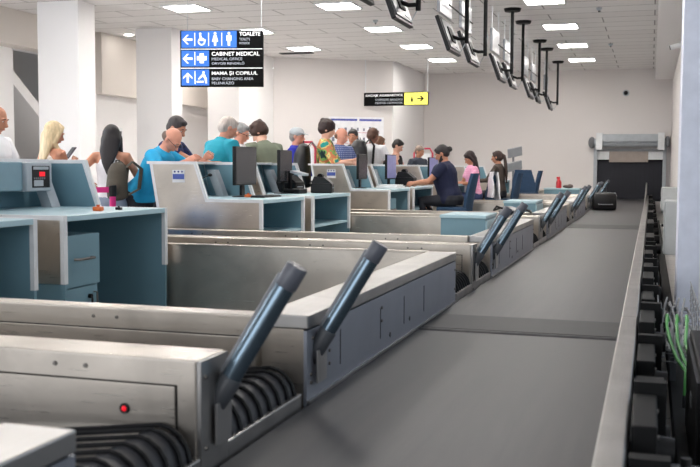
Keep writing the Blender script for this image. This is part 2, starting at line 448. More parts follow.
MB().prism([(0, .472), (8.6, .472), (8.6, .82), (6.6, .80), (0.6, .50)], 'x', -.012, .012).build('plate', STEEL_Y, o)

# ------------------------------------------------------------ repeating modules
MODS = [1.75 + 4.2 * k for k in range(6)]          # Y where the pair of feed conveyors begins
nth = ['nearest', 'second', 'third', 'fourth', 'fifth', 'sixth']
XBACK = -4.20
BOLT = mat('bolt_steel', (120, 116, 112), 0.35, 0.9)

def bolts_x(m, y, z, xs, r=.007):
    for x in xs: m.append([(x, y, z), (x, y - .005, z)])
def bolts_side(m, x, pts, r=.008, name='bolt'):
    for y, z in pts: m.append([(x, y, z), (x + .006, y, z)])

def put_bolts(m, o, name='bolt', r=.0075, mt=None):
    for p in m: MB().loft(p, [r, r * .8], 8).build(name, mt or BOLT, o)

def guide_post(loc, label):
    o = thing('guide_post', label, 'guide post', loc, 0, 'slanted dark tubes at the belt edge')
    d = Vector((.50, .10, .86)).normalized(); a = Vector((0, 0, 0)); L = .41
    MB().loft([a + d * .02, a + d * .34], [.029, .029], 24, cap=True).build('tube', TUBE, o, True)
    MB().loft([a + d * .335, a + d * .34, a + d * .40, a + d * .405], [.029, .032, .032, .030], 24).build('end_cap', mat('cap_grey_plastic', (88, 90, 98), .4), o, True)
    m = MB(); m.loft([a - d * .12, a - d * .05, a + d * .03, a + d * .035], [.022, .031, .033, .030], 20)
    m.build('socket', DGREY, o, True)
    # channel along the back of the tube
    n = Vector((-.86, 0, .5)).normalized() * .030
    m = MB(); m.loft([a + n + d * .03, a + n + d * .36], [(.010, .006), (.010, .006)], 8); m.build('edge_strip', GREY, o)
    m = MB(); m.box(-.012, -.004, -.05, .05, -.16, -.04, bev=.002); m.build('bracket', STEEL_Y, o)
    return o

def feed_conveyor(y0, y1, label):
    """short feed conveyor: black drive drum by the belt, rubber bands running back from it"""
    o = thing('feed_conveyor', label, 'conveyor', (0, y0, 0), 0, 'short feed conveyors')
    wdt = y1 - y0; r = .098; cz = .388; cx = -1.272
    pr = [(0.012, r * .55), (0.03, r * .92)]
    n = 7; st = (wdt - .06) / n
    for k in range(n):
        c = .03 + st * k
        pr += [(c + .006, r * .955), (c + st * .3, r * .985), (c + st * .7, r * .985), (c + st - .006, r * .955)]
    pr += [(wdt - .03, r * .92), (wdt - .012, r * .55)]
    MB().loft([(cx, p[0], cz) for p in pr], [p[1] for p in pr], 28).build('drum', mat('drum_rubber', (58, 58, 62), .45, 0, .15, 20), o, True)
    for k in range(n + 1):
        c = .03 + st * k
        c = min(max(c, .04), wdt - .05)
        pts = []
        for t in range(10):
            an = R(-90 + 180 * t / 9); pts.append((cx + (r + .003) * math.cos(an), c + .05 * t / 9 - .02, cz + (r + .003) * math.sin(an)))
        for t in range(10):
            an = R(90 + 180 * t / 9); pts.append((cx - .85 + .05 * math.cos(an), max(c - .10, .015) + .01 * t / 9, cz - .03 + .05 * math.sin(an)))
        MB().loft(pts, .0075, 6, closed=True).build('drive_band', BLACK, o, True)
    m = MB()
    for k in range(6): m.loft([(cx - .85 - .2 * k, .015, cz - .03), (cx - .85 - .2 * k, wdt - .015, cz - .03)], .045, 16)
    m.build('roller', PANEL, o, True)
    Bx('belt', RUBBER, o, XBACK + .05, cx - .95, .02, wdt - .02, cz + .03, cz + .055)
    Bx('bed', BLACKM, o, XBACK + .05, cx - .1, .01, wdt - .01, .15, .27)
    Bx('end_strip', STEEL_Y, o, XE - .03, XE, .001, wdt - .001, .30, .40, bev=.004)
    Bx('leg', DGREY, o, -2.1, -2.04, .05, .11, 0, .15); Bx('leg', DGREY, o, -2.1, -2.04, wdt - .11, wdt - .05, 0, .15)
    Bx('leg', DGREY, o, -4.06, -4.0, .05, .11, 0, .15); Bx('leg', DGREY, o, -4.06, -4.0, wdt - .11, wdt - .05, 0, .15)
    return o

for i, y in enumerate(MODS):
    pos = ['nearest the viewer', 'second along the belt', 'third along the belt', 'fourth along the belt', 'fifth along the belt', 'farthest along the belt'][i]
    # near wall of the pair (folded lip on top)
    if i > 0:
        o = thing('steel_partition', f'steel low wall at far side of a staff bay, {pos}', 'partition', (0, y, 0), 0, 'steel walls along the feed conveyors')
        Bx('face_plate', STEEL, o, XBACK, XI, .0, .012, 0, ZT - .012)
        Bx('top_lip', STEEL, o, XBACK, XI + .0, -.012, .05, ZT - .012, ZT, bev=.003)
        Bx('rear_plate', STEEL, o, XBACK, XI, .03, .04, .3, ZT - .012)
    feed_conveyor(y + .05, y + .60, f'black-drummed feed conveyor left of the divider box, {pos}')
    # divider box with control face
    o = thing('divider_box', f'steel divider box between two feed conveyors, {pos}', 'steel box', (0, y + .60, 0), 0, 'steel divider boxes')
    Bx('body', STEEL, o, XBACK, XE - .012, 0, .18, 0, ZT, bev=.006)
    Bx('end_plate', STEEL_Y, o, XE - .012, XE, .002, .178, .30, ZT - .004)
    q = Bx('front_panel', STEEL, o, -3.9, XE - .075, -.008, -.001, .36, ZT - .075, bev=.002); Bx('panel_seam', BLACKM, q, -3.904, XE - .071, -.0015, -.0002, .356, ZT - .071)
    m = []; bolts_x(m, 0, ZT - .035, [-1.62, -1.52, -2.25, -2.35, -3.0, -3.1]); put_bolts(m, o)
    m = []; bolts_side(m, XE, [(.03, .42), (.03, .62), (.15, .42), (.15, .62), (.03, .36)]); put_bolts(m, o)
    if i == 0:
        MB().loft([(-1.39, -.006, .524), (-1.39, -.014, .524)], [.016, .015], 16).build('lamp_bezel', BLACK, o, True)
        MB().ell((-1.39, -.013, .524), (.0075, .006, .0075)).build('lamp', RED, o, True)
    feed_conveyor(y + .78, y + 1.40, f'black-drummed feed conveyor right of the divider box, {pos}')
    guide_post((XE + .02, y + .72, .575), f'slanted dark tube on the divider box, pair {pos}')
    # far wall of the pair
    o = thing('steel_ledge', f'bolted steel ledge at near side of a staff bay, {pos}', 'partition', (0, y + 1.45, 0), 0, 'bolted steel ledges')
    Bx('ledge_body', STEEL, o, XBACK, XI, -.05, .05, 0, ZT, bev=.006)
    q = Bx('front_panel', STEEL, o, -3.9, XI - .03, -.058, -.051, .36, ZT - .08, bev=.002); Bx('panel_seam', BLACKM, q, -3.904, XI - .026, -.0515, -.0502, .356, ZT - .076)
    m = []; bolts_x(m, -.05, ZT - .035, [-1.9, -2.0, -2.75, -2.85, -3.6, -3.7]); put_bolts(m, o)

for i in range(7):
    y0 = -1.0 + 4.2 * i; y1 = y0 + 2.75
    if i == 6: y1 = YB - .02
    if i == 0: y0 = .2
    pos = ['cut off at the lower left corner', 'nearest in full view', 'second in full view', 'third in full view', 'fourth in full view', 'fifth in full view', 'last before the wall'][i]
    o = thing('belt_barrier', f'long grey steel panel along the belt edge, {pos}', 'panel', (0, y0, -.03 if i == 0 else 0), 0, 'long steel panels beside the belt')
    ln = y1 - y0
    Bx('top_ledge', STEEL_Y, o, XI, XE + .004, 0, ln, ZT - .05, ZT, bev=.005)
    m = MB(); m.box(XE - .012, XE, 0, ln, .30, ZT - .056); m.build('side_plate', PANEL, o)
    Bx('inner_plate', STEEL, o, XI, XI + .012, 0.01, ln - .01, 0, ZT - .05)
    Bx('end_plate', STEEL, o, XI + .012, XE - .012, ln - .012, ln, .0, ZT - .05)
    Bx('end_plate', STEEL, o, XI + .012, XE - .012, 0, .012, .0, ZT - .05)
    Bx('foot_strip', STEEL_Y, o, XE, XE + .012, 0, ln, .352, .362)
    for t in (.13, .40, .60, .80): yy = ln * t * .8 + .1; Bx('slot', BLACK, o, XE, XE + .0015, yy, yy + .008, .42, .56)
    for yy, zz in ((ln * .42, .41), (ln * .56, .43)): MB().loft([(XE, yy, zz), (XE + .002, yy, zz)], [.012, .012], 10).build('hole', BLACK, o, True)
    m = []; bolts_side(m, XE, [(.04, .42), (.04, .45), (.06, .58), (.25, .50), (.25, .45), (1.0, .5), (1.0, .56), (ln - .03, .44), (ln - .03, .56)], .006); put_bolts(m, o)
    if 0 < i < 6:
        guide_post((XE + .03, y0 + .10, .575), f'slanted dark tube at near end of the long panel {pos}')

# ------------------------------------------------------------ check-in desks
EDGE = WHITE
PROF = [(-4.21, 1.24), (-3.77, 1.24), (-3.66, .915), (-3.15, .915)]
def desk(y0, y1, label, sticker=False, pedestal=True, rack=False):
    o = thing('checkin_desk', label, 'check-in desk', (0, y0, 0), 0, 'blue and steel check-in desks')
    W = y1 - y0; t = .022
    full = PROF + [(-3.15, 0.0), (-4.08, 0.0), (-4.08, .55)]
    up = PROF + [(-3.15, .53), (-4.09, .53)]
    for s, (a, b, c0, c1) in enumerate(((.008, .008 + t, 0, .008), (W - t - .008, W - .008, W - .008, W))):
        sp = MB().prism(full, 'y', a, b).build('side_panel', BLUE, o)
        MB().prism(up, 'y', c0, c1).build('steel_cladding', STEEL, sp)
        lo, hi = (c0 - .003, b + .002) if s == 0 else (a - .002, c1 + .003)
        e = MB(); w = .026
        pts = [(-4.09, .53)] + PROF + [(-3.15, .53)]
        vp = [Vector(p) for p in pts]; outer = []; inner = []
        for k in range(len(vp)):
            d0 = (vp[k] - vp[k - 1]).normalized() if k else (vp[1] - vp[0]).normalized()
            d1 = (vp[k + 1] - vp[k]).normalized() if k < len(vp) - 1 else d0
            n0 = Vector((-d0.y, d0.x)); n1 = Vector((-d1.y, d1.x)); mt = (n0 + n1).normalized(); mt = mt / max(.5, mt.dot(n0))
            outer.append(vp[k] + mt * .004); inner.append(vp[k] - mt * .022)
        for k in range(len(vp) - 1): e.prism([tuple(outer[k]), tuple(outer[k + 1]), tuple(inner[k + 1]), tuple(inner[k])], 'y', lo, hi)
        bmesh.ops.remove_doubles(e.bm, verts=e.bm.verts, dist=.0001)
        e.build('edge_band', EDGE, sp)
    MB().prism([(-4.21, 1.22), (-4.19, 1.22), (-4.06, .55), (-4.06, 0), (-4.08, 0), (-4.08, .55)], 'y', .03, W - .03).build('front_panel', BLUE, o)
    Bx('counter_shelf', WHITE, o, -4.26, -4.06, .03, W - .03, 1.222, 1.246, bev=.004)
    Bx('worktop', BLUEP, o, -4.12, -3.145, .03, W - .03, .885, .918, bev=.004)
    if pedestal:
        p = MB(); p.box(-3.75, -3.19, .035, .40, .06, .80); p.build('pedestal', BLUE, o)
        d = Bx('drawer', BLUE, o, -3.19, -3.168, .037, .395, .50, .80, bev=.002)
        MB().loft([(-3.168, .13, .66), (-3.135, .14, .66), (-3.135, .29, .66), (-3.168, .30, .66)], .008, 8).build('handle', BOLT, d, True)
        d = Bx('door', BLUE, o, -3.19, -3.17, .037, .36, .08, .49, bev=.002)
        MB().loft([(-3.17, .28, .43), (-3.15, .28, .43)], [.014, .014], 12).build('lock', BLACKM, d, True)
        MB().box(-3.15, -3.146, .272, .288, .34, .42).build('key', BLACKM, d)
        MB().loft([(-3.17, .33, .45), (-3.15, .335, .45), (-3.15, .34, .33), (-3.17, .34, .33)], .006, 8).build('handle', BOLT, d, True)
    if rack:
        Bx('shelf', BLUEP, o, -3.75, -3.17, .032, W - .032, .60, .62)
        Bx('back_board', BLUE, o, -3.77, -3.75, .032, W - .032, .05, .88)
    if sticker:
        s = MB().box(-3.99, -3.87, -.004, -.0005, 1.06, 1.17).build('notice', WHITE, o)
        MB().box(-3.985, -3.875, -.006, -.004, 1.09, 1.135).build('blue_field', mat('notice_blue', (70, 90, 170), .5), s)
        q = MB()
        for k in range(3): q.loft([(-3.965 + .035 * k, -.004, 1.155), (-3.965 + .035 * k, -.006, 1.155)], [.009, .009], 10)
        q.build('icon', mat('notice_navy', (40, 50, 120), .5), s)
    # support column carrying a counter-side unit
    m = MB(); m.prism([(-3.97, .918), (-3.89, .918), (-3.99, 1.17), (-4.07, 1.17)], 'y', W * .80, W * .80 + .10); m.build('column', LGREY, o)
    return o

bay = ['nearest staff bay', 'second staff bay', 'third staff bay', 'fourth staff bay', 'fifth staff bay']
DESK = {}
for k in range(5):
    y = 3.2 + 4.2 * k
    DESK[k, 0] = desk(y + .16, y + 1.22, f'blue and steel check-in desk, left one of the {bay[k]}', sticker=k in (1, 2), pedestal=(k != 1), rack=k == 1)
    DESK[k, 1] = desk(y + 1.47, y + 2.68, f'blue and steel check-in desk, right one of the {bay[k]}', pedestal=(k == 0), rack=k > 0)

# weight display on the nearest right-hand desk
o = thing('weight_display', 'grey weight display box with red digits above the nearest full desk', 'display', (-4.0, 5.52, 1.125))
Bx('housing', LGREY, o, -.10, .10, -.14, .14, -.095, .10, bev=.012)
Bx('side_cover', mat('blue_grey_cover', (132, 160, 172), .5), o, -.13, .07, -.42, -.14, -.09, .10, bev=.008)
d = Bx('panel', BLACK, o, .10, .104, -.085, .105, -.07, .075)
q = MB(); q.box(.104, .106, -.01, .05, .005, .035); q.build('digits', RED, d)
q = MB(); q.box(.104, .106, -.075, .09, .05, .07); q.box(.104, .106, -.07, .03, -.06, -.02); q.build('label_strip', LGREY, d)
q = MB()
for k in range(6): q.box(.104, .107, -.07 + .022 * k, -.058 + .022 * k, -.014, -.002)
q.build('key', GREY, d)

def monitor(name, label, loc, rz, w=.48, h=.30, on=False, tilt=0, grp='monitors on the desks'):
    o = thing(name, label, 'monitor', loc, rz, grp)
    T = Matrix.Translation((0, 0, .29)) @ Matrix.Rotation(tilt, 4, 'X')
    Bx('housing', BLACK, o, -w / 2, w / 2, -.012, .022, -h / 2, h / 2, bev=.006, M=T)
    Bx('screen', SCREENON if on else SCREEN, o, -w / 2 + .012, w / 2 - .012, -.0145, -.012, -h / 2 + .016, h / 2 - .012, M=T)
    Bx('neck', BLACK, o, -.03, .03, .02, .045, .01, .29)
    MB().loft([(0, .03, 0), (0, .03, .008), (0, .03, .014)], [(.12, .09), (.12, .09), (.03, .03)], 20, xax=(1, 0, 0)).build('base', BLACK, o, True)
    return o
# local -Y is the screen side; rz=90deg turns it towards +X
monitor('monitor', 'black desk monitor with dark screen below the teal-shirted man', (-3.64, 8.34, .918), R(88), .46, .36)
monitor('monitor', 'tall dark monitor in front of the olive-shirted person', (-3.72, 9.58, .918), R(94), .44, .34)
monitor('monitor', 'dark narrow monitor below the bald man in checked shirt', (-3.72, 12.45, .918), R(92), .46, .34)
monitor('monitor', 'lit bluish monitor below the man with black backpack', (-3.66, 13.72, .918), R(88), .46, .36, on=True)
monitor('monitor', 'lit violet monitor in front of the bearded seated clerk', (-3.66, 16.6, .918), R(82), .44, .34, on=True)
monitor('monitor', 'dark monitor in the fourth bay beside the woman in pink', (-3.76, 17.9, .918), R(88), .46, .32)
# keyboards
def keyboard(loc, label):
    o = thing('keyboard', label, 'keyboard', loc, R(90), 'keyboards on the desks')
    Bx('case', BLACK, o, -.21, .21, -.07, .07, 0, .016, bev=.004)
    m = MB()
    for a in range(12):
        for b in range(4): m.box(-.2 + a * .0335, -.2 + a * .0335 + .027, -.06 + b * .031, -.06 + b * .031 + .025, .016, .021)
    m.build('keys', DGREY, o)
keyboard((-3.42, 8.32, .918), 'black keyboard in front of the monitor on the stickered near steel desk')
keyboard((-3.45, 13.6, .918), 'black keyboard under the hands of the bearded seated clerk')
# microphone
o = thing('desk_microphone', 'black gooseneck microphone on the desk beside the dark monitor', 'microphone', (-4.0, 8.02, .918))
MB().loft([(0, 0, 0), (0, 0, .025)], [.05, .04], 16).build('base', BLACK, o, True)
MB().loft([(0, 0, .02), (.01, 0, .12), (.05, .02, .17), (.12, .04, .2)], .006, 8).build('stem', BLACK, o, True)
MB().ell((.13, .042, .205), (.022, .016, .016)).build('head', BLACK, o, True)
# small desk items
def lump(name, label, cat, loc, m, r, parts=None):
    o = thing(name, label, cat, loc)
    MB().box(-r, r, -r * .7, r * .7, 0, r * .9, bev=r * .2).build('body', m, o, True)
    MB().loft([(0, 0, r * .9), (0, 0, r * 1.3)], [r * .3, r * .4], 10).build('knob', m, o, True)
ORANGE = mat('orange_plastic', (226, 110, 50), .4)
lump('tape_roll_holder', 'small orange stamp on the white edge of the nearest full desk', 'stamp', (-3.32, 5.30, .918), ORANGE, .03)
lump('stamp', 'small black stamp beside the orange one on the nearest full desk', 'stamp', (-3.28, 5.48, .918), BLACK, .02)
lump('stamp', 'orange stamp at the foot of the dark desk monitor', 'stamp', (-3.55, 8.20, .918), ORANGE, .03)
# tag printers
def printer(loc, rz, label, s=1.0):
    o = thing('label_printer', label, 'printer', loc, rz, 'black tag printers')
    Bx('body', BLACK, o, -.10 * s, .10 * s, -.13 * s, .13 * s, 0, .12 * s, bev=.012)
    MB().prism([(-.12 * s, .12 * s), (.12 * s, .12 * s), (.09 * s, .20 * s), (-.03 * s, .19 * s)], 'x', -.09 * s, .09 * s).build('cover', BLACK, o)
    MB().loft([(-.06 * s, .02, .2 * s), (.06 * s, .02, .2 * s)], .035 * s, 16).build('tag_roll', BLACKM, o, True)
    Bx('slot', LGREY, o, -.06 * s, .06 * s, -.132 * s, -.128 * s, .06 * s, .07 * s)
    return o
printer((-3.80, 9.93, .918), R(80), 'black tag printer behind, left of two at the end of the second bay', 1.0)
printer((-3.42, 9.93, .918), R(100), 'black tag printer, right of two at the end of the second bay', .9)
printer((-3.52, 14.08, .918), R(90), 'black tag printer beside the hands of the bearded clerk', 1.1)
o = thing('passport_scanner', 'black document scanner with pale lid standing between the tag printers', 'scanner', (-3.62, 9.62, .918), R(80))
Bx('base', BLACK, o, -.09, .09, -.10, .10, 0, .05, bev=.01)
Bx('post', BLACK, o, -.02, .02, .05, .08, .05, .24); Bx('lid', LGREY, o, -.07, .07, -.08, .07, .21, .235, M=Matrix.Rotation(R(12), 4, 'X'))
o = thing('paper_tray', 'white paper tray on the desk beside the black tag printer', 'tray', (-3.35, 12.55, .918))
Bx('tray', WHITE, o, -.15, .15, -.2, .2, 0, .03, bev=.006); Bx('paper', WHITE, o, -.13, .13, -.18, .18, .03, .05)

# pale blue cabinets standing in the bays
def cabinet(label, loc, w, d, h):
    o = thing('low_cabinet', label, 'cabinet', loc, 0, 'pale blue cabinets beside the long panels')
    Bx('body', BLUE, o, -w / 2, w / 2, -d / 2, d / 2, 0.04, h - .03)
    Bx('top', BLUEP, o, -w / 2 - .01, w / 2 + .01, -d / 2 - .01, d / 2 + .01, h - .03, h, bev=.004)
    Bx('plinth', DGREY, o, -w / 2 + .03, w / 2 - .03, -d / 2 + .03, d / 2 - .03, 0, .04)
    dr = Bx('door', BLUEP, o, w / 2, w / 2 + .016, -d / 2 + .01, d / 2 - .01, .06, h - .05)
    MB().loft([(w / 2 + .016, -.06, h * .7), (w / 2 + .04, -.05, h * .7), (w / 2 + .04, .05, h * .7), (w / 2 + .016, .06, h * .7)], .006, 8).build('handle', BOLT, dr, True)
cabinet('pale blue cabinet in the second bay beside two slanted tubes', (-1.66, 9.15, 0), .42, .62, .76)
cabinet('pale blue cabinet in the third bay, behind the paired tubes', (-1.66, 13.3, 0), .42, .8, .76)
cabinet('pale blue cabinet far back with the red spray bottle on top', (-1.85, 21.7, 0), .75, .6, .76)
o = thing('spray_bottle', 'red spray bottle standing on the far pale blue cabinet', 'bottle', (-1.93, 21.6, .76))
REDP = mat('red_plastic', (196, 28, 40), .35)
MB().loft([(0, 0, 0), (0, 0, .01), (0, 0, .14), (0, 0, .17), (0, 0, .2)], [.05, .06, .06, .04, .018], 16).build('bottle', REDP, o, True)
m = MB(); m.box(-.05, .025, -.015, .015, .2, .25, bev=.006); m.prism([(-.03, .2), (-.02, .2), (-.045, .15), (-.052, .15)], 'y', -.006, .006); m.build('trigger', REDP, o)
o = thing('cleaning_cloth', 'crumpled dark cloth beside the red spray bottle', 'cloth', (-1.73, 21.6, .76))
m = MB(); m.ell((0, 0, .035), (.12, .09, .035)); m.ell((.04, .03, .05), (.07, .06, .04)); m.ell((-.05, -.02, .04), (.06, .05, .035))
me = remesh(m, .012, 2); me.materials.append(mat('dark_cloth', (84, 70, 66), .9)); link('folds', me, o)

# ------------------------------------------------------------ chairs
def office_chair(loc, rz, label, sz=.66):
    o = thing('office_chair', label, 'chair', loc, rz, 'dark blue staff chairs')
    Bx('seat', NAVY, o, -.23, .23, -.20, .24, sz - .07, sz, bev=.02, smooth=True)
    # curved back shell, tapered upwards; front of the chair is +Y
    rings = []
    for k in range(9):
        t = k / 8; z = sz - .10 + .58 * t; y = -.22 - .10 * t ** 1.5; hw = .20 + .05 * math.sin(math.pi * min(1, t * 1.2)) - .05 * max(0, t - .8) * 5 * .4
        rings.append([(hw * c, y + .035 * c * c * 1.6 + .02 * s, z) for c, s in ((-1, -1), (-.6, -1), (0, -1), (.6, -1), (1, -1), (1, 1), (.6, 1), (0, 1), (-.6, 1), (-1, 1))])
    MB().rings(rings).build('backrest', NAVY, o, True)
    MB().loft([(0, 0, .10), (0, 0, sz - .07)], [.03, .025], 14).build('gas_column', BLACKM, o, True)
    for k in range(5):
        a = k * 2 * math.pi / 5
        lg = MB().loft([(0, 0, .11), (.28 * math.cos(a), .28 * math.sin(a), .075)], [.025, .016], 8).build('leg', BLACKM, o, True)
        MB().loft([(.28 * math.cos(a) - .012 * math.sin(a), .28 * math.sin(a) + .012 * math.cos(a), .03), (.28 * math.cos(a) + .012 * math.sin(a), .28 * math.sin(a) - .012 * math.cos(a), .03)], .03, 12).build('caster', BLACK, lg, True)
    MB().loft([(.19 * math.cos(a), .19 * math.sin(a) + .02, .26) for a in [2 * math.pi * j / 20 for j in range(20)]], .010, 8, closed=True).build('foot_ring', BOLT, o, True)
    m = MB(); m.box(-.19, .19, -.012, .012, .25, .265); m.build('ring_spoke', BOLT, o)
    return o
office_chair((-2.68, 13.7, 0), R(90), 'dark blue staff chair occupied by the bearded clerk in navy', .64)
office_chair((-2.92, 17.0, 0), R(110), 'dark blue staff chair draped with a white jacket', .60)
office_chair((-2.62, 18.2, 0), R(85), 'dark blue staff chair under the woman with long dark ponytail', .62)
office_chair((-2.55, 20.75, 0), R(200), 'empty dark blue staff chair seen from the back in the fifth bay', .68)
office_chair((-2.66, 22.0, 0), R(100), 'empty dark blue staff chair turned sideways in the fifth bay', .66)

# grey display stand in the fifth bay
o = thing('display_stand', 'grey stand with two tilted panels against the back wall', 'stand', (-2.95, 21.7, 0))
MB().loft([(0, 0, .03), (0, 0, 1.65)], .025, 12).build('post', GREY, o, True)
MB().loft([(0, 0, 0), (0, 0, .03)], [.2, .18], 20).build('base', DGREY, o, True)
for z in (1.27, 1.58): Bx('panel', mat('stand_panel_grey', (160, 162, 166), .5), o, -.17, .17, -.10, -.06, -.11, .11, bev=.01, M=Matrix.Translation((0, 0, z)) @ Matrix.Rotation(R(25), 4, 'X') @ Matrix.Rotation(R(30), 4, 'Z'))

# ------------------------------------------------------------ signs
BOARD = mat('sign_black', (6, 6, 7), .7); BOARD.node_tree.nodes['Principled BSDF'].inputs['Specular IOR Level'].default_value = .15; SBLUE = mat('sign_blue', (40, 108, 206), .4, emit=.25); SWHITE = mat('sign_white', (245, 245, 245), .5, emit=.35)
SGREY = mat('sign_grey_text', (190, 196, 205), .5, emit=.15); SYEL = mat('sign_yellow', (236, 232, 100), .4, emit=.5)
def poly(m, pts, y=-.031, t=.004): m.prism([(p[0], p[1]) for p in pts], 'y', y, y - t)
def arrow(m, cx, cz, s, ang):
    P = [(-.45, 0), (-.05, .42), (.12, .42), (-.18, .1), (.45, .1), (.45, -.1), (-.18, -.1), (.12, -.42), (-.05, -.42)]
    c, si = math.cos(ang), math.sin(ang)
    poly(m, [(cx + s * (p[0] * c - p[1] * si), cz + s * (p[0] * si + p[1] * c)) for p in P])
def disc(m, cx, cz, r, n=14, y=-.031): poly(m, [(cx + r * math.cos(2 * math.pi * i / n), cz + r * math.sin(2 * math.pi * i / n)) for i in range(n)], y)
o = thing('direction_sign', 'large blue and black hanging sign for toilets, medical office and baby changing', 'sign', (-5.90, 12.7, 2.34), R(13))
W, H = 1.20, .80
Bx('board', BOARD, o, -W / 2, W / 2, -.03, .03, 0, H, bev=.004)
L0 = -W / 2
rows = [(.555, .235, .82), (.29, .225, .42), (.02, .225, .42)]
for r, (z, h, w_) in enumerate(rows):
    Bx('blue_field', SBLUE, o, L0 + .02, L0 + w_, -.034, -.030, z, z + h)
m = MB(); m.box(L0 + .01, L0 + W - .01, -.034, -.03, .53, .54); m.box(L0 + .01, L0 + W - .01, -.034, -.03, .26, .27); m.build('row_line', SWHITE, o)
Y1 = -.034
def icons():
    m = MB(); arrow(m, L0 + .11, .67, .16, 0); m.build('arrow', SWHITE, o, loc=(0, -.003, 0))
    m = MB(); arrow(m, L0 + .11, .40, .16, 0); m.build('arrow', SWHITE, o, loc=(0, -.003, 0))
    m = MB(); arrow(m, L0 + .11, .13, .16, R(-90)); m.build('arrow', SWHITE, o, loc=(0, -.003, 0))
    m = MB()
    for x in (.21, .41, .60): m.box(L0 + x, L0 + x + .012, -.036, -.032, .58, .765)
    m.box(L0 + .21, L0 + .222, -.036, -.032, .31, .495); m.box(L0 + .21, L0 + .222, -.036, -.032, .04, .225)
    m.build('separator', SWHITE, o, loc=(0, -.003, 0))
    # wheelchair
    m = MB(); cx, cz = L0 + .315, .64
    m.loft([(cx + .045 * math.cos(a), -.036, cz + .045 * math.sin(a)) for a in [2 * math.pi * j / 18 for j in range(18)]], .010, 6, closed=True)
    disc(m, cx - .02, cz + .11, .018); poly(m, [(cx - .035, cz + .09), (cx - .005, cz + .09), (cx + .01, cz + .03), (cx + .06, cz + .03), (cx + .06, cz + .01), (cx - .02, cz + .01)])
    m.build('wheelchair_icon', SWHITE, o, loc=(0, -.003, 0))
    for cx, fem in ((L0 + .51, True), (L0 + .71, False)):
        m = MB(); disc(m, cx, .755, .019)
        if fem: poly(m, [(cx - .02, .73), (cx + .02, .73), (cx + .045, .64), (cx + .018, .64), (cx + .014, .58), (cx - .014, .58), (cx - .018, .64), (cx - .045, .64)])
        else: poly(m, [(cx - .035, .73), (cx + .035, .73), (cx + .035, .65), (cx + .018, .65), (cx + .016, .58), (cx - .016, .58), (cx - .018, .65), (cx - .035, .65)])
        m.build('person_icon', SWHITE, o, loc=(0, -.003, 0))
    m = MB(); m.box(L0 + .285, L0 + .345, -.036, -.032, .335, .475); m.box(L0 + .245, L0 + .385, -.036, -.032, .375, .435); m.build('cross_icon', SWHITE, o, loc=(0, -.003, 0))
    m = MB(); disc(m, L0 + .34, .205, .016)
    poly(m, [(L0 + .33, .19), (L0 + .355, .185), (L0 + .385, .12), (L0 + .39, .05), (L0 + .365, .05), (L0 + .355, .11), (L0 + .33, .15), (L0 + .27, .10), (L0 + .26, .115)])
    poly(m, [(L0 + .24, .06), (L0 + .34, .06), (L0 + .34, .085), (L0 + .24, .085)]); m.build('baby_changing_icon', SWHITE, o, loc=(0, -.003, 0))
icons()
text('TOALETE', 'heading', SWHITE, o, L0 + .86, .72, .30, .055, -.036, .012)
text('TOILETS', 'subheading', SGREY, o, L0 + .86, .655, .15, .035, -.036)
text('MOSDÓK', 'subheading', SGREY, o, L0 + .86, .60, .15, .038, -.036)
text('CABINET MEDICAL', 'heading', SWHITE, o, L0 + .46, .44, .69, .055, -.036, .012)
text('MEDICAL OFFICE', 'subheading', SGREY, o, L0 + .46, .375, .44, .038, -.036)
text('ORVOSI RENDELŐ', 'subheading', SGREY, o, L0 + .46, .315, .47, .042, -.036)
text('MAMA ȘI COPILUL', 'heading', SWHITE, o, L0 + .46, .155, .66, .065, -.036, .012)
text('BABY CHANGING AREA', 'subheading', SGREY, o, L0 + .46, .095, .60, .038, -.036)
text('PELENKÁZÓ', 'subheading', SGREY, o, L0 + .46, .035, .32, .046, -.036)
for x in (-.5, .57): MB().loft([(x, 0, H), (x, 0, CH - 2.34)], .004, 6).build('hanging_rod', LGREY, o)

o = thing('baggage_sign', 'black and yellow hanging sign for oversized baggage with arrow', 'sign', (-6.12, 23.4, 2.74))
W, H = 1.66, .33; L0 = -W / 2
Bx('board', BOARD, o, L0, -L0, -.03, .03, 0, H, bev=.004)
Bx('yellow_field', SYEL, o, L0 + 1.05, -L0 - .015, -.035, -.030, .015, H - .015)
text('BAGAJE AGABARITICE', 'heading', SWHITE, o, L0 + .05, .215, .96, .07, -.036, .015)
text('OVERSIZED BAGGAGE', 'subheading', SGREY, o, L0 + .30, .125, .71, .05, -.036)
text('MÉRETES CSOMAGOK', 'subheading', SGREY, o, L0 + .30, .045, .71, .06, -.036)
m = MB(); P = [(-.45, .07), (.1, .07), (-.15, .34), (.05, .34), (.42, 0), (.05, -.34), (-.15, -.34), (.1, -.07), (-.45, -.07)]
m.prism([(L0 + 1.47 + .2 * a, .165 + .2 * b) for a, b in P], 'y', -.040, -.035); m.build('arrow', BOARD, o)
m = MB(); m.box(L0 + 1.22, L0 + 1.27, -.040, -.035, .09, .17); m.box(L0 + 1.235, L0 + 1.255, -.040, -.035, .17, .22); m.build('suitcase_icon', BOARD, o)
for x in (L0 + .03, -L0 - .03): MB().loft([(x, 0, H), (x, 0, CH - 2.74)], .014, 8).build('hanging_rod', WHITE, o, True)

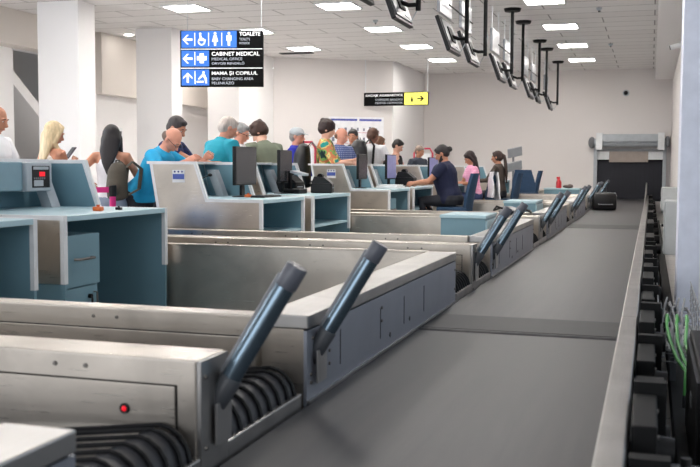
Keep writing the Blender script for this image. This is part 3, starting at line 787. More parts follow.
# poster on the angled wall
dirw = Vector((-6.35 + 8.97, 23.9 - 22.3, 0)); an = math.atan2(dirw.y, dirw.x)
pc = Vector((-8.97, 22.3, 0)) + dirw * .69
o = thing('wall_poster', 'white wall poster with blue heading behind the bald man', 'poster', (pc.x, pc.y, 1.05), an)
Bx('sheet', mat('poster_white', (238, 238, 242), .5), o, -.72, .72, -.022, -.002, 0, 1.42)
PB = mat('poster_blue', (70, 84, 170), .5)
Bx('heading_band', PB, o, -.66, .02, -.026, -.022, 1.32, 1.37); Bx('heading_band', PB, o, .08, .66, -.026, -.022, 1.32, 1.37)
m = MB()
for r in range(4):
    for c in range(8):
        x = -.6 + .16 * c; z = 1.12 - .27 * r; s_ = .02 + .02 * random.random()
        MB().box(x - s_, x + s_, -.026, -.022, z - .05, z + .05 * random.random() + .01).build('item_drawing', mat('poster_ink', (120, 122, 140), .6), o)
m = MB()
for r in range(4): m.box(-.62, .62, -.026, -.022, 1.02 - .27 * r, 1.028 - .27 * r)
m.build('caption_lines', mat('poster_red', (190, 70, 90), .6), o)

# ------------------------------------------------------------ monitors and light boxes hung over the desks
SILVER = mat('silver_housing', (150, 152, 156), .35, .6, .05, 3)
def hanging_monitor(y, label):
    o = thing('hanging_monitor', label, 'monitor', (-2.31, y, 0), 0, 'monitors hung from the ceiling')
    MB().loft([(0, 0, 2.80), (0, 0, CH - .05)], .028, 12).build('pole', BLACKM, o, True)
    MB().loft([(0, 0, CH - .05), (0, 0, CH)], [.13, .15], 20).build('ceiling_flange', BLACKM, o, True)
    MB().loft([(0, 0, 2.86), (-.10, 0, 2.86), (-.20, 0, 2.90)], .022, 8).build('arm', BLACKM, o, True)
    T = Matrix.Translation((-.235, 0, 2.90)) @ Matrix.Rotation(R(-20), 4, 'Y')
    h = Bx('housing', BLACK, o, -.03, .02, -.37, .37, -.235, .235, bev=.006, M=T)
    Bx('back_cover', mat('monitor_back', (92, 92, 96), .4), o, .02, .035, -.33, .33, -.20, .19, bev=.004, M=T)
    Bx('mount_plate', BLACKM, o, .035, .05, -.12, .12, -.10, .10, M=T)
    Bx('screen', SCREENON, h, -.032, -.03, -.355, .355, -.22, .22, M=T)
    MB().loft([(-.16, .05, 2.78), (-.08, .03, 2.70), (-.02, .02, 2.80), (.02, 0, 2.95), (.035, 0, 3.1)], .006, 6).build('cable', LGREY, o, True)
    return o
def light_box(y, label):
    o = thing('hanging_lightbox', label, 'panel', (-2.60, y, 0), 0, 'silver panels hung above the monitors')
    Bx('housing', SILVER, o, -.02, .02, -.38, .38, 3.16, 3.54, bev=.004)
    Bx('face', BLACK, o, -.026, -.02, -.37, .37, 3.17, 3.53)
    for s in (-.34, .34): MB().loft([(0, s, 3.54), (0, s, CH)], .011, 8).build('hanging_rod', WHITE, o, True)
hy = [8.2, 9.7, 12.4, 13.85, 16.6, 18.05, 20.8, 22.25, 25.0]
for i, y in enumerate(hy):
    hanging_monitor(y, f'tilted black monitor on a ceiling pole, {ORD[i]} in the row')
    if i > 0: light_box(y, f'silver hanging panel above a tilted monitor, {ORD[i-1]} in the row')
for i, y in enumerate((9.7, 13.9, 18.1, 22.3)):
    m = MB().loft([(-2.6, y - 1.5, 3.30), (-2.6, y + .2, 3.30)], .010, 6).build('tie_bar', BLACKM)
    tag(m, f'thin dark tie bar between hanging panels, {ORD[i]} pair', 'bar', 'tie bars of the hanging panels')
    m.location = (.06, 0, 0)

# ------------------------------------------------------------ portal at the end of the belt
o = thing('shutter_portal', 'grey roller shutter housing and frame over the belt opening', 'shutter', (-.56, YB, 0))
MB().loft([(-.95, -.22, 1.90), (.95, -.22, 1.90)], .11, 24).build('shutter_roll', LGREY, o, True)
Bx('housing', LGREY, o, -.83, .83, -.42, -.02, 1.92, 2.12, bev=.01)
for x in (-.88, .72): Bx('bracket', WHITE, o, x, x + .17, -.45, -.01, 1.70, 2.16, bev=.01)
MB().ell((-1.0, -.22, 1.9), (.10, .16, .16)).build('motor', GREY, o, True)
Bx('motor', GREY, o, .92, 1.02, -.38, -.06, 1.78, 2.06, bev=.03)
for x in (-.95, .86): Bx('guide_rail', LGREY, o, x, x + .09, -.14, -.01, 0, 1.9)
Bx('lintel', GREY, o, -.86, .86, -.16, -.01, 1.66, 1.72)
Bx('pelmet', mat('taupe_panel', (160, 148, 140), .5), o, -.54, .48, -.12, -.05, 1.37, 1.66)
for x in (-.86, .48): Bx('pelmet_end', WHITE, o, x, x + (.32 if x < 0 else .38), -.10, -.01, 1.44, 1.66)
o = thing('strip_curtain', 'black rubber strip curtain hanging over the belt in the portal', 'curtain', (-.56, YB + .02, 0))
CUR = mat('curtain_rubber', (28, 30, 40), .6)
for k in range(15):
    x = -.86 + .115 * k
    Bx('strip', CUR, o, x, x + .112, -.008 + (k % 2) * .012, .0 + (k % 2) * .012, .375, 1.40)
Bx('header', BLACKM, o, -.86, .86, -.03, .03, 1.40, 1.55)
struct(Bx('wall_passage', BLACK, None, -1.6, .5, YB + 1.0, YB + 1.05, 0, 2))

# black bag lying at the far belt edge
o = thing('suitcase', 'black suitcase with extended silver handle lying at the far left edge of the belt', 'suitcase', (-.93, 20.2, ZB + .014), R(8))
BAG = mat('black_luggage', (20, 20, 23), .35)
Bx('shell', BAG, o, -.20, .26, -.30, .34, .0, .34, bev=.05, smooth=True)
Bx('strap', LGREY, o, -.204, .264, -.02, .02, .01, .344)
MB().loft([(-.1, -.28, .12), (-.1, -.5, .12), (.16, -.5, .12), (.16, -.28, .12)], .009, 8).build('handle', SILVER, o, True)
for x in (-.15, .21): MB().loft([(x - .012, .34, .04), (x + .012, .34, .04)], .03, 12).build('wheel', BLACK, o, True)
o = thing('bag', 'black bag with loose straps lying on the steel ledge behind the paired tubes', 'bag', (-1.50, 10.95, ZT))
m = MB(); m.ell((0, 0, .04), (.15, .22, .04)); m.ell((-.04, .05, .06), (.1, .12, .035)); me = remesh(m, .012, 2); me.materials.append(BAG); link('body', me, o)
MB().loft([(.05, -.1, .05), (.15, -.12, .08), (.22, 0, .03), (.2, .15, .04), (.08, .12, .06)], .012, 8).build('strap', BAG, o, True)
MB().loft([(-.05, -.1, .06), (-.14, -.2, .1), (-.2, 0, .05), (-.1, .12, .08)], .012, 8).build('strap', BAG, o, True)

# ------------------------------------------------------------ right-hand service strip
NTH = ['first', 'second', 'third', 'fourth', 'fifth', 'sixth', 'seventh', 'eighth', 'ninth', 'tenth', 'eleventh', 'twelfth', 'thirteenth', 'fourteenth']
for i in range(14):
    y = 1.55 + i * .62 + (i % 3) * .05
    o = thing('drive_cover', f'black motor cover bolted outside the belt rail, {NTH[i]} from the viewer', 'machine cover', (-.035, y, 0), 0, 'black drive covers beside the belt')
    h = .40 + .05 * ((i * 7) % 3)
    Bx('cover', BLACKM, o, .0, .07, -.20, .20, .06, h, bev=.006)
    Bx('bracket', BLACKM, o, .0, .10, .23, .28, 0, h + .03)
    MB().loft([(.07, -.02, h - .12), (.12, -.02, h - .12)], [.05, .045], 14).build('motor', BLACK, o, True)
    m = []; bolts_side(m, .07, [(-.15, h - .04), (.15, h - .04), (-.15, .15), (.15, .15)], .009); put_bolts(m, o)
for i in range(11):
    y = 10.6 + i * 1.5
    o = thing('rail_bracket', f'black bracket post outside the far belt rail, {["first","second","third","fourth","fifth","sixth","seventh","eighth","ninth","tenth","eleventh"][i]} beyond the white pillar', 'bracket', (-.03, y, 0), 0, 'black bracket posts of the far belt')
    Bx('post', BLACKM, o, 0, .08, -.35, .35, .05, .50 + .06 * (i % 2), bev=.005); Bx('foot', BLACKM, o, 0, .14, -.06, .06, 0, .05)
    MB().loft([(.08, 0, .35), (.15, 0, .35)], .05, 12).build('motor', BLACK, o, True)
def ebox(label, loc, w, d, h):
    o = thing('electrical_box', label, 'electrical box', loc, 0, 'grey electrical boxes on the right wall')
    Bx('housing', mat('grey_enclosure', (186, 190, 190), .5), o, -w, 0, -d / 2, d / 2, 0, h, bev=.008)
    Bx('door', mat('grey_enclosure2', (168, 172, 172), .5), o, -w - .012, -w, -d / 2 + .01, d / 2 - .01, .01, h - .01)
    MB().loft([(-w - .012, d / 2 - .06, h / 2), (-w - .03, d / 2 - .06, h / 2)], .014, 10).build('latch', BLACK, o, True)
    Bx('conduit', LGREY, o, -w * .7, -w * .3, -.02, .02, -.12, 0)
ebox('large grey electrical box on the right wall beyond the white pillar', (XR, 9.6, .40), .36, .5, .50)
ebox('small grey electrical box on the right wall further back', (XR, 14.2, .62), .34, .4, .32)
ebox('far grey electrical box on the right wall near the portal', (XR, 18.5, .50), .30, .4, .32)
tag(Bx('cable_duct', BLACKM, None, .12, .20, 1.0, 21.5, 0, .10, bev=.004), 'long black cable duct on the floor between belt rail and right wall', 'cable duct')
# cable basket with grey wiring, green cables
o = thing('cable_tray', 'wire basket tray full of grey cables below the white pillar', 'cable tray', (.16, 5.6, .0))
m = MB()
for k in range(9): m.loft([(-.10, -.5 + k * .22, .42), (-.10, -.5 + k * .22, .22), (.12, -.5 + k * .22, .22), (.12, -.5 + k * .22, .42)], .004, 6)
for z in (.22, .29, .36, .42):
    m.loft([(-.10, -.6, z), (-.10, 1.4, z)], .004, 6); m.loft([(.12, -.6, z), (.12, 1.4, z)], .004, 6)
m.build('basket', CABLE, o, True)
Bx('leg', DGREY, o, -.04, -.01, -.4, -.37, .1, .22); Bx('leg', DGREY, o, -.04, -.01, 1.1, 1.13, .1, .22)
for k in range(14):
    x0 = -.08 + .013 * k; pts = []
    for t in range(9): pts.append((x0 + .02 * math.sin(k * 1.7 + t), -.55 + t * .24, .25 + .012 * (k % 4) + .03 * math.sin(t * 1.3 + k)))
    MB().loft(pts, .007, 6).build('wire', CABLE, o, True)
for k, (a, l) in enumerate(((-.05, 'leftmost'), (.0, 'middle'), (.05, 'rightmost'))):
    o = thing('green_cable', f'bright green cable looping down from the pillar, {l} of three', 'cable', (.17 + a, 5.2, 0), 0, 'green cables below the pillar')
    MB().loft([(0, .5, .34), (-.015, .3, .40), (-.02, .1, .37), (-.02 - a * .3, -.15, .33), (.0 - a * .4, -.45, .30), (.02 - a * .7, -.62, .28), (.01 - a * .8, -.7, .18)], .008, 8).build('sheath', GREEN, o, True)
    MB().loft([(.01 - a * .8, -.7, .185), (.01 - a * .8, -.71, .13)], .011, 8).build('plug', DGREY, o, True)
o = thing('control_cabinet', 'black control cabinet at lower right beside the cables', 'cabinet', (.28, 3.9, 0))
Bx('housing', BLACKM, o, -.10, .16, -.5, .5, 0, .50, bev=.008); Bx('door', BLACK, o, -.112, -.10, -.46, .46, .03, .47)
Bx('label', GREY, o, -.114, -.112, -.1, .0, .3, .34)
o = thing('junction_box', 'dark grey junction box with cable glands at the bottom right', 'junction box', (.11, 2.6, 0))
Bx('housing', DGREY, o, -.06, .06, -.18, .18, .10, .38, bev=.008); Bx('foot', BLACKM, o, -.02, .02, -.03, .03, 0, .10)
for y in (-.1, 0, .1): MB().loft([(0, y, .38), (0, y, .42)], .014, 10).build('gland', BLACK, o, True)

# ------------------------------------------------------------ queue barrier, bag sizers, blue suitcase
def barrier_post(loc, label):
    o = thing('barrier_post', label, 'barrier post', loc, 0, 'queue barrier posts')
    MB().loft([(0, 0, 0), (0, 0, .02), (0, 0, .05)], [.16, .16, .03], 24).build('base', BLACK, o, True)
    MB().loft([(0, 0, .04), (0, 0, .94)], .028, 16).build('pole', MAGENTA, o, True)
    MB().loft([(0, 0, .93), (0, 0, 1.03)], .034, 16).build('head', BLACK, o, True)
barrier_post((-4.58, 7.55, 0), 'magenta queue post with black head beside the woman in white tank top')
barrier_post((-5.9, 6.9, 0), 'magenta queue post hidden left, holding the near end of the tape')
barrier_post((-5.9, 9.2, 0), 'magenta queue post behind the woman in white tank top')
def tape(a, b, label):
    a, b = Vector(a), Vector(b); d = (b - a).normalized(); n = Vector((-d.y, d.x, 0)) * .002
    m = MB(); h = .025
    m.rings([[p + n + Vector((0, 0, -h)), p + n + Vector((0, 0, h)), p - n + Vector((0, 0, h)), p - n + Vector((0, 0, -h))] for p in (a + d * .034, (a + b) / 2 - Vector((0, 0, .01)), b - d * .034)])
    tag(m.build('barrier_tape', MAGENTA), label, 'barrier tape', 'magenta queue tapes')
tape((-4.58, 7.55, .99), (-5.9, 6.9, .99), 'magenta queue tape running in front of the woman in white tank top')
tape((-5.9, 9.2, .99), (-5.9, 6.9, .99), 'shorter looking magenta queue tape behind, left of the woman in white tank top')
def sizer(loc, label):
    o = thing('bag_sizer', label, 'bag sizer', loc, 0, 'red framed bag sizers')
    m = MB(); pts = [(-.2, 0, .05), (-.2, 0, 1.5), (-.14, 0, 1.6), (.14, 0, 1.6), (.2, 0, 1.5), (.2, 0, .05)]
    m.loft(pts, .02, 10); m.build('frame', mat('sizer_red', (190, 50, 76), .4), o, True)
    Bx('panel', WHITE, o, -.16, .16, -.008, .008, 1.0, 1.5); Bx('foot', DGREY, o, -.22, .22, -.2, .2, 0, .05)
sizer((-4.6, 19.9, 0), 'red framed bag sizer with white panel behind the older man at the far desk')
sizer((-5.35, 14.6, 0), 'red framed bag sizer beside the man in grey cap')
o = thing('suitcase', 'bright blue suitcase beside the leaning man in cyan polo', 'suitcase', (-3.98, 6.98, .50))
Bx('shell', mat('bright_blue_shell', (30, 120, 200), .4), o, -.17, .17, -.12, .12, .0, .33, bev=.04, smooth=True)
MB().loft([(-.06, 0, .325), (-.06, 0, .355), (.06, 0, .355), (.06, 0, .325)], .009, 8).build('handle', BLACK, o, True)
for x in (-.174, .15): Bx('latch', BLACK, o, x, x + .02, -.03, .03, .15, .2)
o = thing('fire_alarm_button', 'small red call point on the white pillar behind the leaning men', 'alarm button', (-8.969, 17.2, 1.52), R(90))
Bx('case', REDP, o, -.06, .06, -.04, 0, -.06, .06, bev=.008); Bx('glass', WHITE, o, -.03, .03, -.043, -.04, -.03, .03)

# ------------------------------------------------------------ people
def rotm(ax, a): return Matrix.Rotation(a, 4, ax)
def ik(S, T, a, b, pole):
    S, T = Vector(S), Vector(T); d = T - S; L = d.length
    if L > (a + b) * .985: d = d.normalized() * (a + b) * .985; T = S + d; L = d.length
    L = max(L, .12)
    dn = d.normalized(); x = (a * a - b * b + L * L) / (2 * L); h = math.sqrt(max(0, a * a - x * x))
    p = Vector(pole); p = (p - dn * p.dot(dn)).normalized()
    return S + dn * x + p * h, T
def hand(m, wrist, fore, side, curl=.35, s=1.0):
    f = fore.normalized(); palm_n = Vector((side * -.8, 0.1, -.5)); palm_n = (palm_n - f * palm_n.dot(f)).normalized()
    x = f.cross(palm_n).normalized()
    if x.y < 0: x = -x                                  # x points to the thumb side
    m.loft([wrist - f * .02, wrist + f * .02, wrist + f * .06, wrist + f * .092], [(.024 * s, .018 * s), (.034 * s, .016 * s), (.040 * s, .014 * s), (.037 * s, .011 * s)], 10, xax=x)
    for k, (o_, l_) in enumerate(((.029, .070), (.0105, .080), (-.009, .074), (-.028, .058))):
        b = wrist + f * .088 + x * o_ * s; pts = [b - f * .02]; dv = f.copy()
        p = b
        for t in range(3):
            pts.append(p.copy()); q = Matrix.Rotation(-curl * (t + .6) * .8, 3, x) @ f
            if q.dot(palm_n) < 0: q = Matrix.Rotation(curl * (t + .6) * .8, 3, x) @ f
            p = p + q * (l_ / 3)
        pts.append(p); m.loft(pts, [.0085 * s, .0088 * s, .008 * s, .0075 * s, .005 * s], 7)
    b = wrist + f * .025 + x * .026 * s
    m.loft([b - x * .01, b + x * .014 + f * .018, b + x * .022 + f * .045 + palm_n * .008, b + x * .02 + f * .066 + palm_n * .016], [.011 * s, .0115 * s, .009 * s, .006 * s], 7)

SKINS = {'tan': (190, 132, 104), 'fair': (222, 172, 150), 'brown': (120, 78, 60), 'pink': (214, 150, 126)}
def hmat(n, c): return mat('hair_' + n, c, .55, 0, .25, 40, .6, 90, stretch=(1, 1, .15))
def person(label, x, y, top, face, lean=0.0, head=(0, 0), hl=None, hr=None, skin='fair', hair=('short', 'dark', (40, 30, 26)), shirt=('short', None), trousers=None,
           seat=None, bulk=1.0, fem=False, glasses=False, cap=None, beard=False, shoes=None):
    s = top / 1.725 if seat is None else 1.0
    rz = R(face)
    dz = 0 if seat is None else seat + .09 - .93
    V = lambda *a: Vector(a)
    piv = V(0, 0, .95)
    RM = rotm('X', -lean)
    def up(p):   # torso point -> leaned
        p = Vector(p)
        t = max(0, min(1, (p.z - .93) / .15))
        q = piv + (rotm('X', -lean * t) @ (p - piv))
        return q + V(0, 0, dz)
    def lo(p): return Vector(p) + V(0, 0, dz)
    fw = .92 if fem else 1.0
    SH = .185 * (0.9 if fem else 1.0) * (1 + (bulk - 1) * .3)
    tor = [(.86, .155, .105, 0), (.92, .172, .115, 0), (1.0, .160, .108, .0), (1.08, .142 * (fw if fem else 1.02), .098, .005), (1.18, .15 * fw, .105, .008), (1.29, .168 * fw, .115, .008), (1.37, .172 * fw, .105, 0), (1.425, .150 * fw, .085, -.005), (1.455, .085, .066, -.008)]
    if bulk > 1: tor = [(z, a * bulk, b * (bulk ** 1.6), c + (bulk - 1) * .1) for z, a, b, c in tor]
    neck = [(1.46, .058, .060, -.01), (1.50, .052, .056, -.004), (1.56, .050, .054, .004)]
    sx = tuple((RM @ V(1, 0, 0)))
    # shoulders, arms
    Sh = {sd: up((sd * SH, -.005, 1.40)) for sd in (-1, 1)}
    tgt = {-1: hl, 1: hr}
    arms = {}
    for sd in (-1, 1):
        T = tgt[sd] if tgt[sd] is not None else (sd * (SH + .06), .05, .86)
        T = Vector(T) / s if seat is None else Vector(T)
        T = Vector((T.x, T.y, T.z)) + (V(0, 0, 0))
        if tgt[sd] is None: T = T + V(0, 0, dz) + V(0, math.sin(lean) * .35, 0)
        E, Wp = ik(Sh[sd], T, .29, .25, (sd * .6, -.6, -.55))
        arms[sd] = (Sh[sd], E, Wp)
    # legs
    legs = {}
    for sd in (-1, 1):
        H_ = lo((sd * .092, 0, .90))
        if seat is None: K = V(sd * .10, .02, .49); A = V(sd * .11, -.02, .085)
        else: K = H_ + V(sd * .06, .42, .0); A = K + V(0, -.12, -.40)
        legs[sd] = (H_, K, A)
    skinm = mat('skin_' + skin, SKINS[skin], .5, 0, .04, 20)
    body = MB()
    body.loft([up((0, c, z)) for z, a, b, c in tor], [(a * .97, b * .97) for z, a, b, c in tor], 20, xax=(1, 0, 0))
    body.loft([up((0, c, z)) for z, a, b, c in neck], [(a, b) for z, a, b, c in neck], 16, xax=(1, 0, 0))
    body.loft([up((0, -.005, 1.47)), up((0, -.005, 1.42))], [(.06, .06), (.13 * fw, .075)], 14, xax=(1, 0, 0))
    for sd in (-1, 1):
        S_, E, Wp = arms[sd]
        body.loft([S_ + (S_ - Sh[-sd]).normalized() * -.05, S_, S_.lerp(E, .3), S_.lerp(E, .8), E, E.lerp(Wp, .25), E.lerp(Wp, .7), Wp], [r_ * (.9 if fem else 1) * (1 + (bulk - 1) * .5) for r_ in (.05, .056, .050, .042, .040, .041, .032, .026)], 12)
        H_, K, A = legs[sd]
        body.loft([H_ + V(0, -.02 if seat else 0, .04), H_, H_.lerp(K, .4), K, K.lerp(A, .3), K.lerp(A, .75), A], [.085, .088, .078, .056, .056, .042, .036], 12)
    bm_ = remesh(body, .014, 3)
    # head
    Hc = up((0, .012, 1.60)); HM = Matrix.Translation(Hc) @ rotm('Z', head[0]) @ rotm('X', -lean * .5 - head[1])
    hd = MB()
    hd.ell((0, -.012, .022), (.076, .094, .098), HM, 20); hd.ell((0, .022, -.045), (.060, .064, .066), HM, 16); hd.ell((0, .035, -.085), (.034, .038, .028), HM, 12)
    hd.ell((0, .02, -.002), (.070, .074, .07), HM, 16)
    hd.loft([HM @ V(0, .082, .018), HM @ V(0, .096, -.005), HM @ V(0, .110, -.027), HM @ V(0, .092, -.034)], [.008, .011, .015, .012], 10)
    hd.ell((0, .078, .028), (.052, .014, .010), HM, 10)
    hd.ell((0, .082, -.056), (.024, .010, .006), HM, 8); hd.ell((0, .080, -.068), (.021, .010, .007), HM, 8)
    for sd in (-1, 1): hd.ell((sd * .078, -.008, -.008), (.009, .020, .031), HM @ Matrix.Translation((0, 0, 0)), 10)
    hd.loft([HM @ V(0, -.01, -.06), up((0, -.004, 1.49))], [.052, .052], 14)
    hm_ = remesh(hd, .0075, 1)
    hh = MB()
    for sd in (-1, 1): hand(hh, arms[sd][2], arms[sd][2] - arms[sd][1], sd, .45, .9 if fem else 1.0)
    hme = hh.mesh('hands')
    me = join_meshes(bm_, [hm_, hme], 'person'); me.materials.append(skinm)
    SM = Matrix.Diagonal((s, s, s, 1))
    me.transform(SM)
    root = link('person', me); tag(root, label, 'person', 'people at the check-in desks')
    root.location = (x, y, 0); root.rotation_euler = (0, 0, rz)
    def child(nm, me_, m):
        me_.transform(SM); me_.materials.clear(); me_.materials.append(m)
        me_.polygons.foreach_set('use_smooth', [True] * len(me_.polygons))
        return link(nm, me_, root)
    # face parts
    for sd in (-1, 1):
        e = child('eye', MB().ell((sd * .030, .074, .008), (.013, .010, .009), HM, 10).mesh(), mat('eye_white', (230, 228, 224), .3))
        child('iris', MB().ell((sd * .030, .0825, .008), (.006, .003, .006), HM, 8).mesh(), mat('iris_dark', (40, 28, 22), .3)).parent = root
    hs, hn, hc = hair
    HMAT = hmat(hn, hc)
    for sd in (-1, 1): child('eyebrow', MB().loft([HM @ V(sd * .014, .090, .030), HM @ V(sd * .03, .091, .035), HM @ V(sd * .047, .080, .030)], [.003, .0045, .002], 6).mesh(), HMAT)
    child('lips', MB().ell((0, .0895, -.061), (.021, .005, .008), HM, 10).mesh(), mat('lips_' + skin, tuple(int(v * .82) if i else v for i, v in enumerate(SKINS[skin])), .4))
    hb = MB()
    if hs == 'bald':
        hb.ell((0, -.034, -.006), (.0775, .088, .052), HM, 18); hb.ell((0, -.05, -.02), (.066, .072, .045), HM, 16)
    else:
        k_ = {'short': 1.0, 'fluffy': 1.16, 'long': 1.04, 'bun': 1.02, 'pony': 1.03}[hs]
        hb.ell((0, -.022, .034), (.084 * k_, .099 * k_, .092 * k_), HM, 20); hb.ell((0, -.05, -.01), (.080 * k_, .066 * k_, .075), HM, 16)
        hb.ell((0, .035, .085), (.055, .045, .030), HM, 12)
        if hs == 'fluffy':
            for a in range(9):
                an = a * .7; hb.ell((.07 * math.cos(an), -.02 + .075 * math.sin(an), .075 + .02 * math.sin(a * 2.1)), (.036, .036, .034), HM, 10)
        if hs == 'long':
            hb.loft([HM @ V(0, -.03, .05), HM @ V(0, -.055, -.05), up((0, -.085, 1.44)), up((0, -.115, 1.32)), up((0.01, -.12, 1.20))], [(.092, .075), (.106, .066), (.100, .040), (.062, .026), (.02, .010)], 16, xax=(1, 0, 0))
            for sd in (-1, 1): hb.loft([HM @ V(sd * .06, .02, .06), HM @ V(sd * .083, .01, -.02), HM @ V(sd * .085, -.005, -.11), up((sd * .09, .03, 1.38)), up((sd * .08, .06, 1.28))], [.03, .030, .032, .028, .012], 10)
        if hs == 'pony':
            for sd in (-1, 1): hb.ell((sd * .07, -.02, -.02), (.016, .045, .05), HM, 10)
            hb.loft([HM @ V(0, -.10, .04), HM @ V(0, -.145, .01), HM @ V(0, -.15, -.10), up((0, -.15, 1.30)), up((0, -.14, 1.10))], [(.03, .03), (.045, .03), (.055, .032), (.05, .028), (.015, .01)], 12, xax=(1, 0, 0))
        if hs == 'bun': hb.ell((0, -.135, .0), (.042, .036, .042), HM, 12); hb.ell((0, -.10, .01), (.03, .03, .03), HM, 10)
    hmsh = remesh(hb, .009, 1)
    child('hair', hmsh, HMAT)
    if beard:
        b_ = MB(); b_.ell((0, .034, -.078), (.056, .056, .040), HM, 14); b_.loft([HM @ V(-.068, .01, -.03), HM @ V(-.055, .05, -.07), HM @ V(0, .082, -.092), HM @ V(.055, .05, -.07), HM @ V(.068, .01, -.03)], [.012, .018, .024, .018, .012], 10)
        child('beard', remesh(b_, .008, 1), HMAT)
    if glasses:
        g = MB()
        for sd in (-1, 1):
            g.loft([HM @ V(sd * .031 + .019 * math.cos(t), .100, .006 + .014 * math.sin(t)) for t in [2 * math.pi * j / 14 for j in range(14)]], .0022, 5, closed=True)
            g.loft([HM @ V(sd * .05, .098, .01), HM @ V(sd * .078, .05, .012), HM @ V(sd * .083, -.01, .010)], .0025, 5)
        g.loft([HM @ V(-.012, .1, .010), HM @ V(.012, .1, .010)], .0022, 5)
        child('glasses', g.mesh(), BLACK)
    if cap:
        c_ = MB(); c_.ell((0, -.014, .055), (.092, .108, .075), HM, 20)
        c_.loft([HM @ V(0, .06, .058), HM @ V(0, .12, .05), HM @ V(0, .165, .038)], [(.075, .010), (.066, .007), (.035, .005)], 16, xax=(1, 0, 0))
        child('cap', remesh(c_, .009, 1), mat('cap_grey', cap, .8))
    # clothes
    kind, smat = shirt
    c_ = MB(); g = .013
    top_i = len(tor) - (1 if kind != 'tank' else 1)
    tt = [t for t in tor]
    if kind == 'tank': tt = [(z, a if z < 1.36 else a * .66, b, c) for z, a, b, c in tor[:-1]]
    c_.loft([up((0, c, z)) for z, a, b, c in tt], [(a + g, b + g) for z, a, b, c in tt], 20, xax=(1, 0, 0))
    if kind == 'tank':
        for sd in (-1, 1): c_.loft([up((sd * .085, .09, 1.30)), up((sd * .095, .03, 1.44)), up((sd * .085, -.09, 1.33))], [.018, .014, .018], 8)
    fr = {'tank': 0, 'short': .62, 'elbow': 1.0, 'long': 2.0}[kind]
    if fr:
        c_.loft([up((0, -.008, 1.43)), up((0, -.008, 1.478))], [(.14 * fw, .088), (.072, .070)], 14, xax=(1, 0, 0))
        for sd in (-1, 1):
            S_, E, Wp = arms[sd]; r0 = .9 if fem else 1
            inn = S_ + (Sh[-sd] - S_).normalized() * .06
            pts = [inn, S_]; rr = [.06 * r0, .072 * r0]
            if fr <= 1:
                pts += [S_.lerp(E, fr * .5), S_.lerp(E, fr)]; rr += [.066 * r0, .060 * r0]
            else:
                pts += [S_.lerp(E, .5), E, E.lerp(Wp, .5), E.lerp(Wp, .95)]; rr += [.062 * r0, .054 * r0, .047 * r0, .038 * r0]
            c_.loft(pts, [q * (1 + (bulk - 1) * .5) for q in rr], 14)
    child('shirt', remesh(c_, .012, 3), smat)
    t_ = MB(); t_.loft([lo((0, 0, .84)), lo((0, 0, .92)), lo((0, .0, .985))], [(.168 * bulk, .122 * bulk), (.188 * bulk, .134 * bulk), (.172 * bulk, .122 * bulk)], 18, xax=(1, 0, 0))
    for sd in (-1, 1):
        H_, K, A = legs[sd]
        t_.loft([H_ + V(0, -.02 if seat else 0, .03), H_, H_.lerp(K, .4), K, K.lerp(A, .4), K.lerp(A, .92)], [.098, .102, .092, .072, .068, .058], 14)
    child('trousers', remesh(t_, .014, 2), trousers or mat('dark_trousers', (36, 38, 46), .85))
    for sd in (-1, 1):
        A = legs[sd][2]; z0 = A.z - .085
        sh_ = MB(); sh_.loft([V(A.x, A.y - .075, z0 + .035), V(A.x, A.y - .05, z0 + .045), V(A.x, A.y + .03, z0 + .048), V(A.x, A.y + .12, z0 + .034), V(A.x, A.y + .185, z0 + .022)], [(.025, .03), (.036, .045), (.043, .048), (.047, .034), (.028, .018)], 12, xax=(1, 0, 0))
        child('shoe', sh_.mesh(), shoes or mat('dark_shoes', (40, 38, 38), .6))
    return root

def backpack(label, loc, rz, m, sc_=1.0):
    o = thing('backpack', label, 'backpack', loc, R(rz), 'backpacks worn by the queue')
    b = MB(); b.loft([(0, 0, -.22), (0, -.01, -.20), (0, -.02, -.05), (0, -.01, .12), (0, .01, .20), (0, .02, .225)], [(.10, .05), (.145, .085), (.15, .095), (.135, .08), (.10, .055), (.05, .02)], 18, xax=(1, 0, 0))
    b.ell((0, -.09, -.08), (.11, .045, .10), None, 14)
    me = remesh(b, .012, 2); me.transform(Matrix.Diagonal((sc_, sc_, sc_, 1))); me.materials.append(m); link('body', me, o)
    for sd in (-1, 1): MB().loft([(sd * .08 * sc_, .03, .16 * sc_), (sd * .10 * sc_, .12, .235 * sc_), (sd * .11 * sc_, .235, .15 * sc_), (sd * .11 * sc_, .20, -.10 * sc_), (sd * .10 * sc_, .05, -.17 * sc_)], [(.024, .006)] * 5, 8, xax=(1, 0, 0)).build('strap', m, o, True)
    MB().loft([(-.03, .01, .2 * sc_), (-.02, .0, .25 * sc_), (.02, .0, .25 * sc_), (.03, .01, .2 * sc_)], .008, 8).build('handle', m, o, True)
    return o

cloth = lambda n, c: mat('cloth_' + n, c, .85, 0, .06, 9, .25, 26)
JEANS = cloth('grey_jeans', (140, 152, 170))
def at(px, zc):      # the camera's own bearing to a spot, used once to note each person's place on the floor
    X = -(650 - px) * zc * .9943e-3; return X, (zc + .2982 * X) / .9545
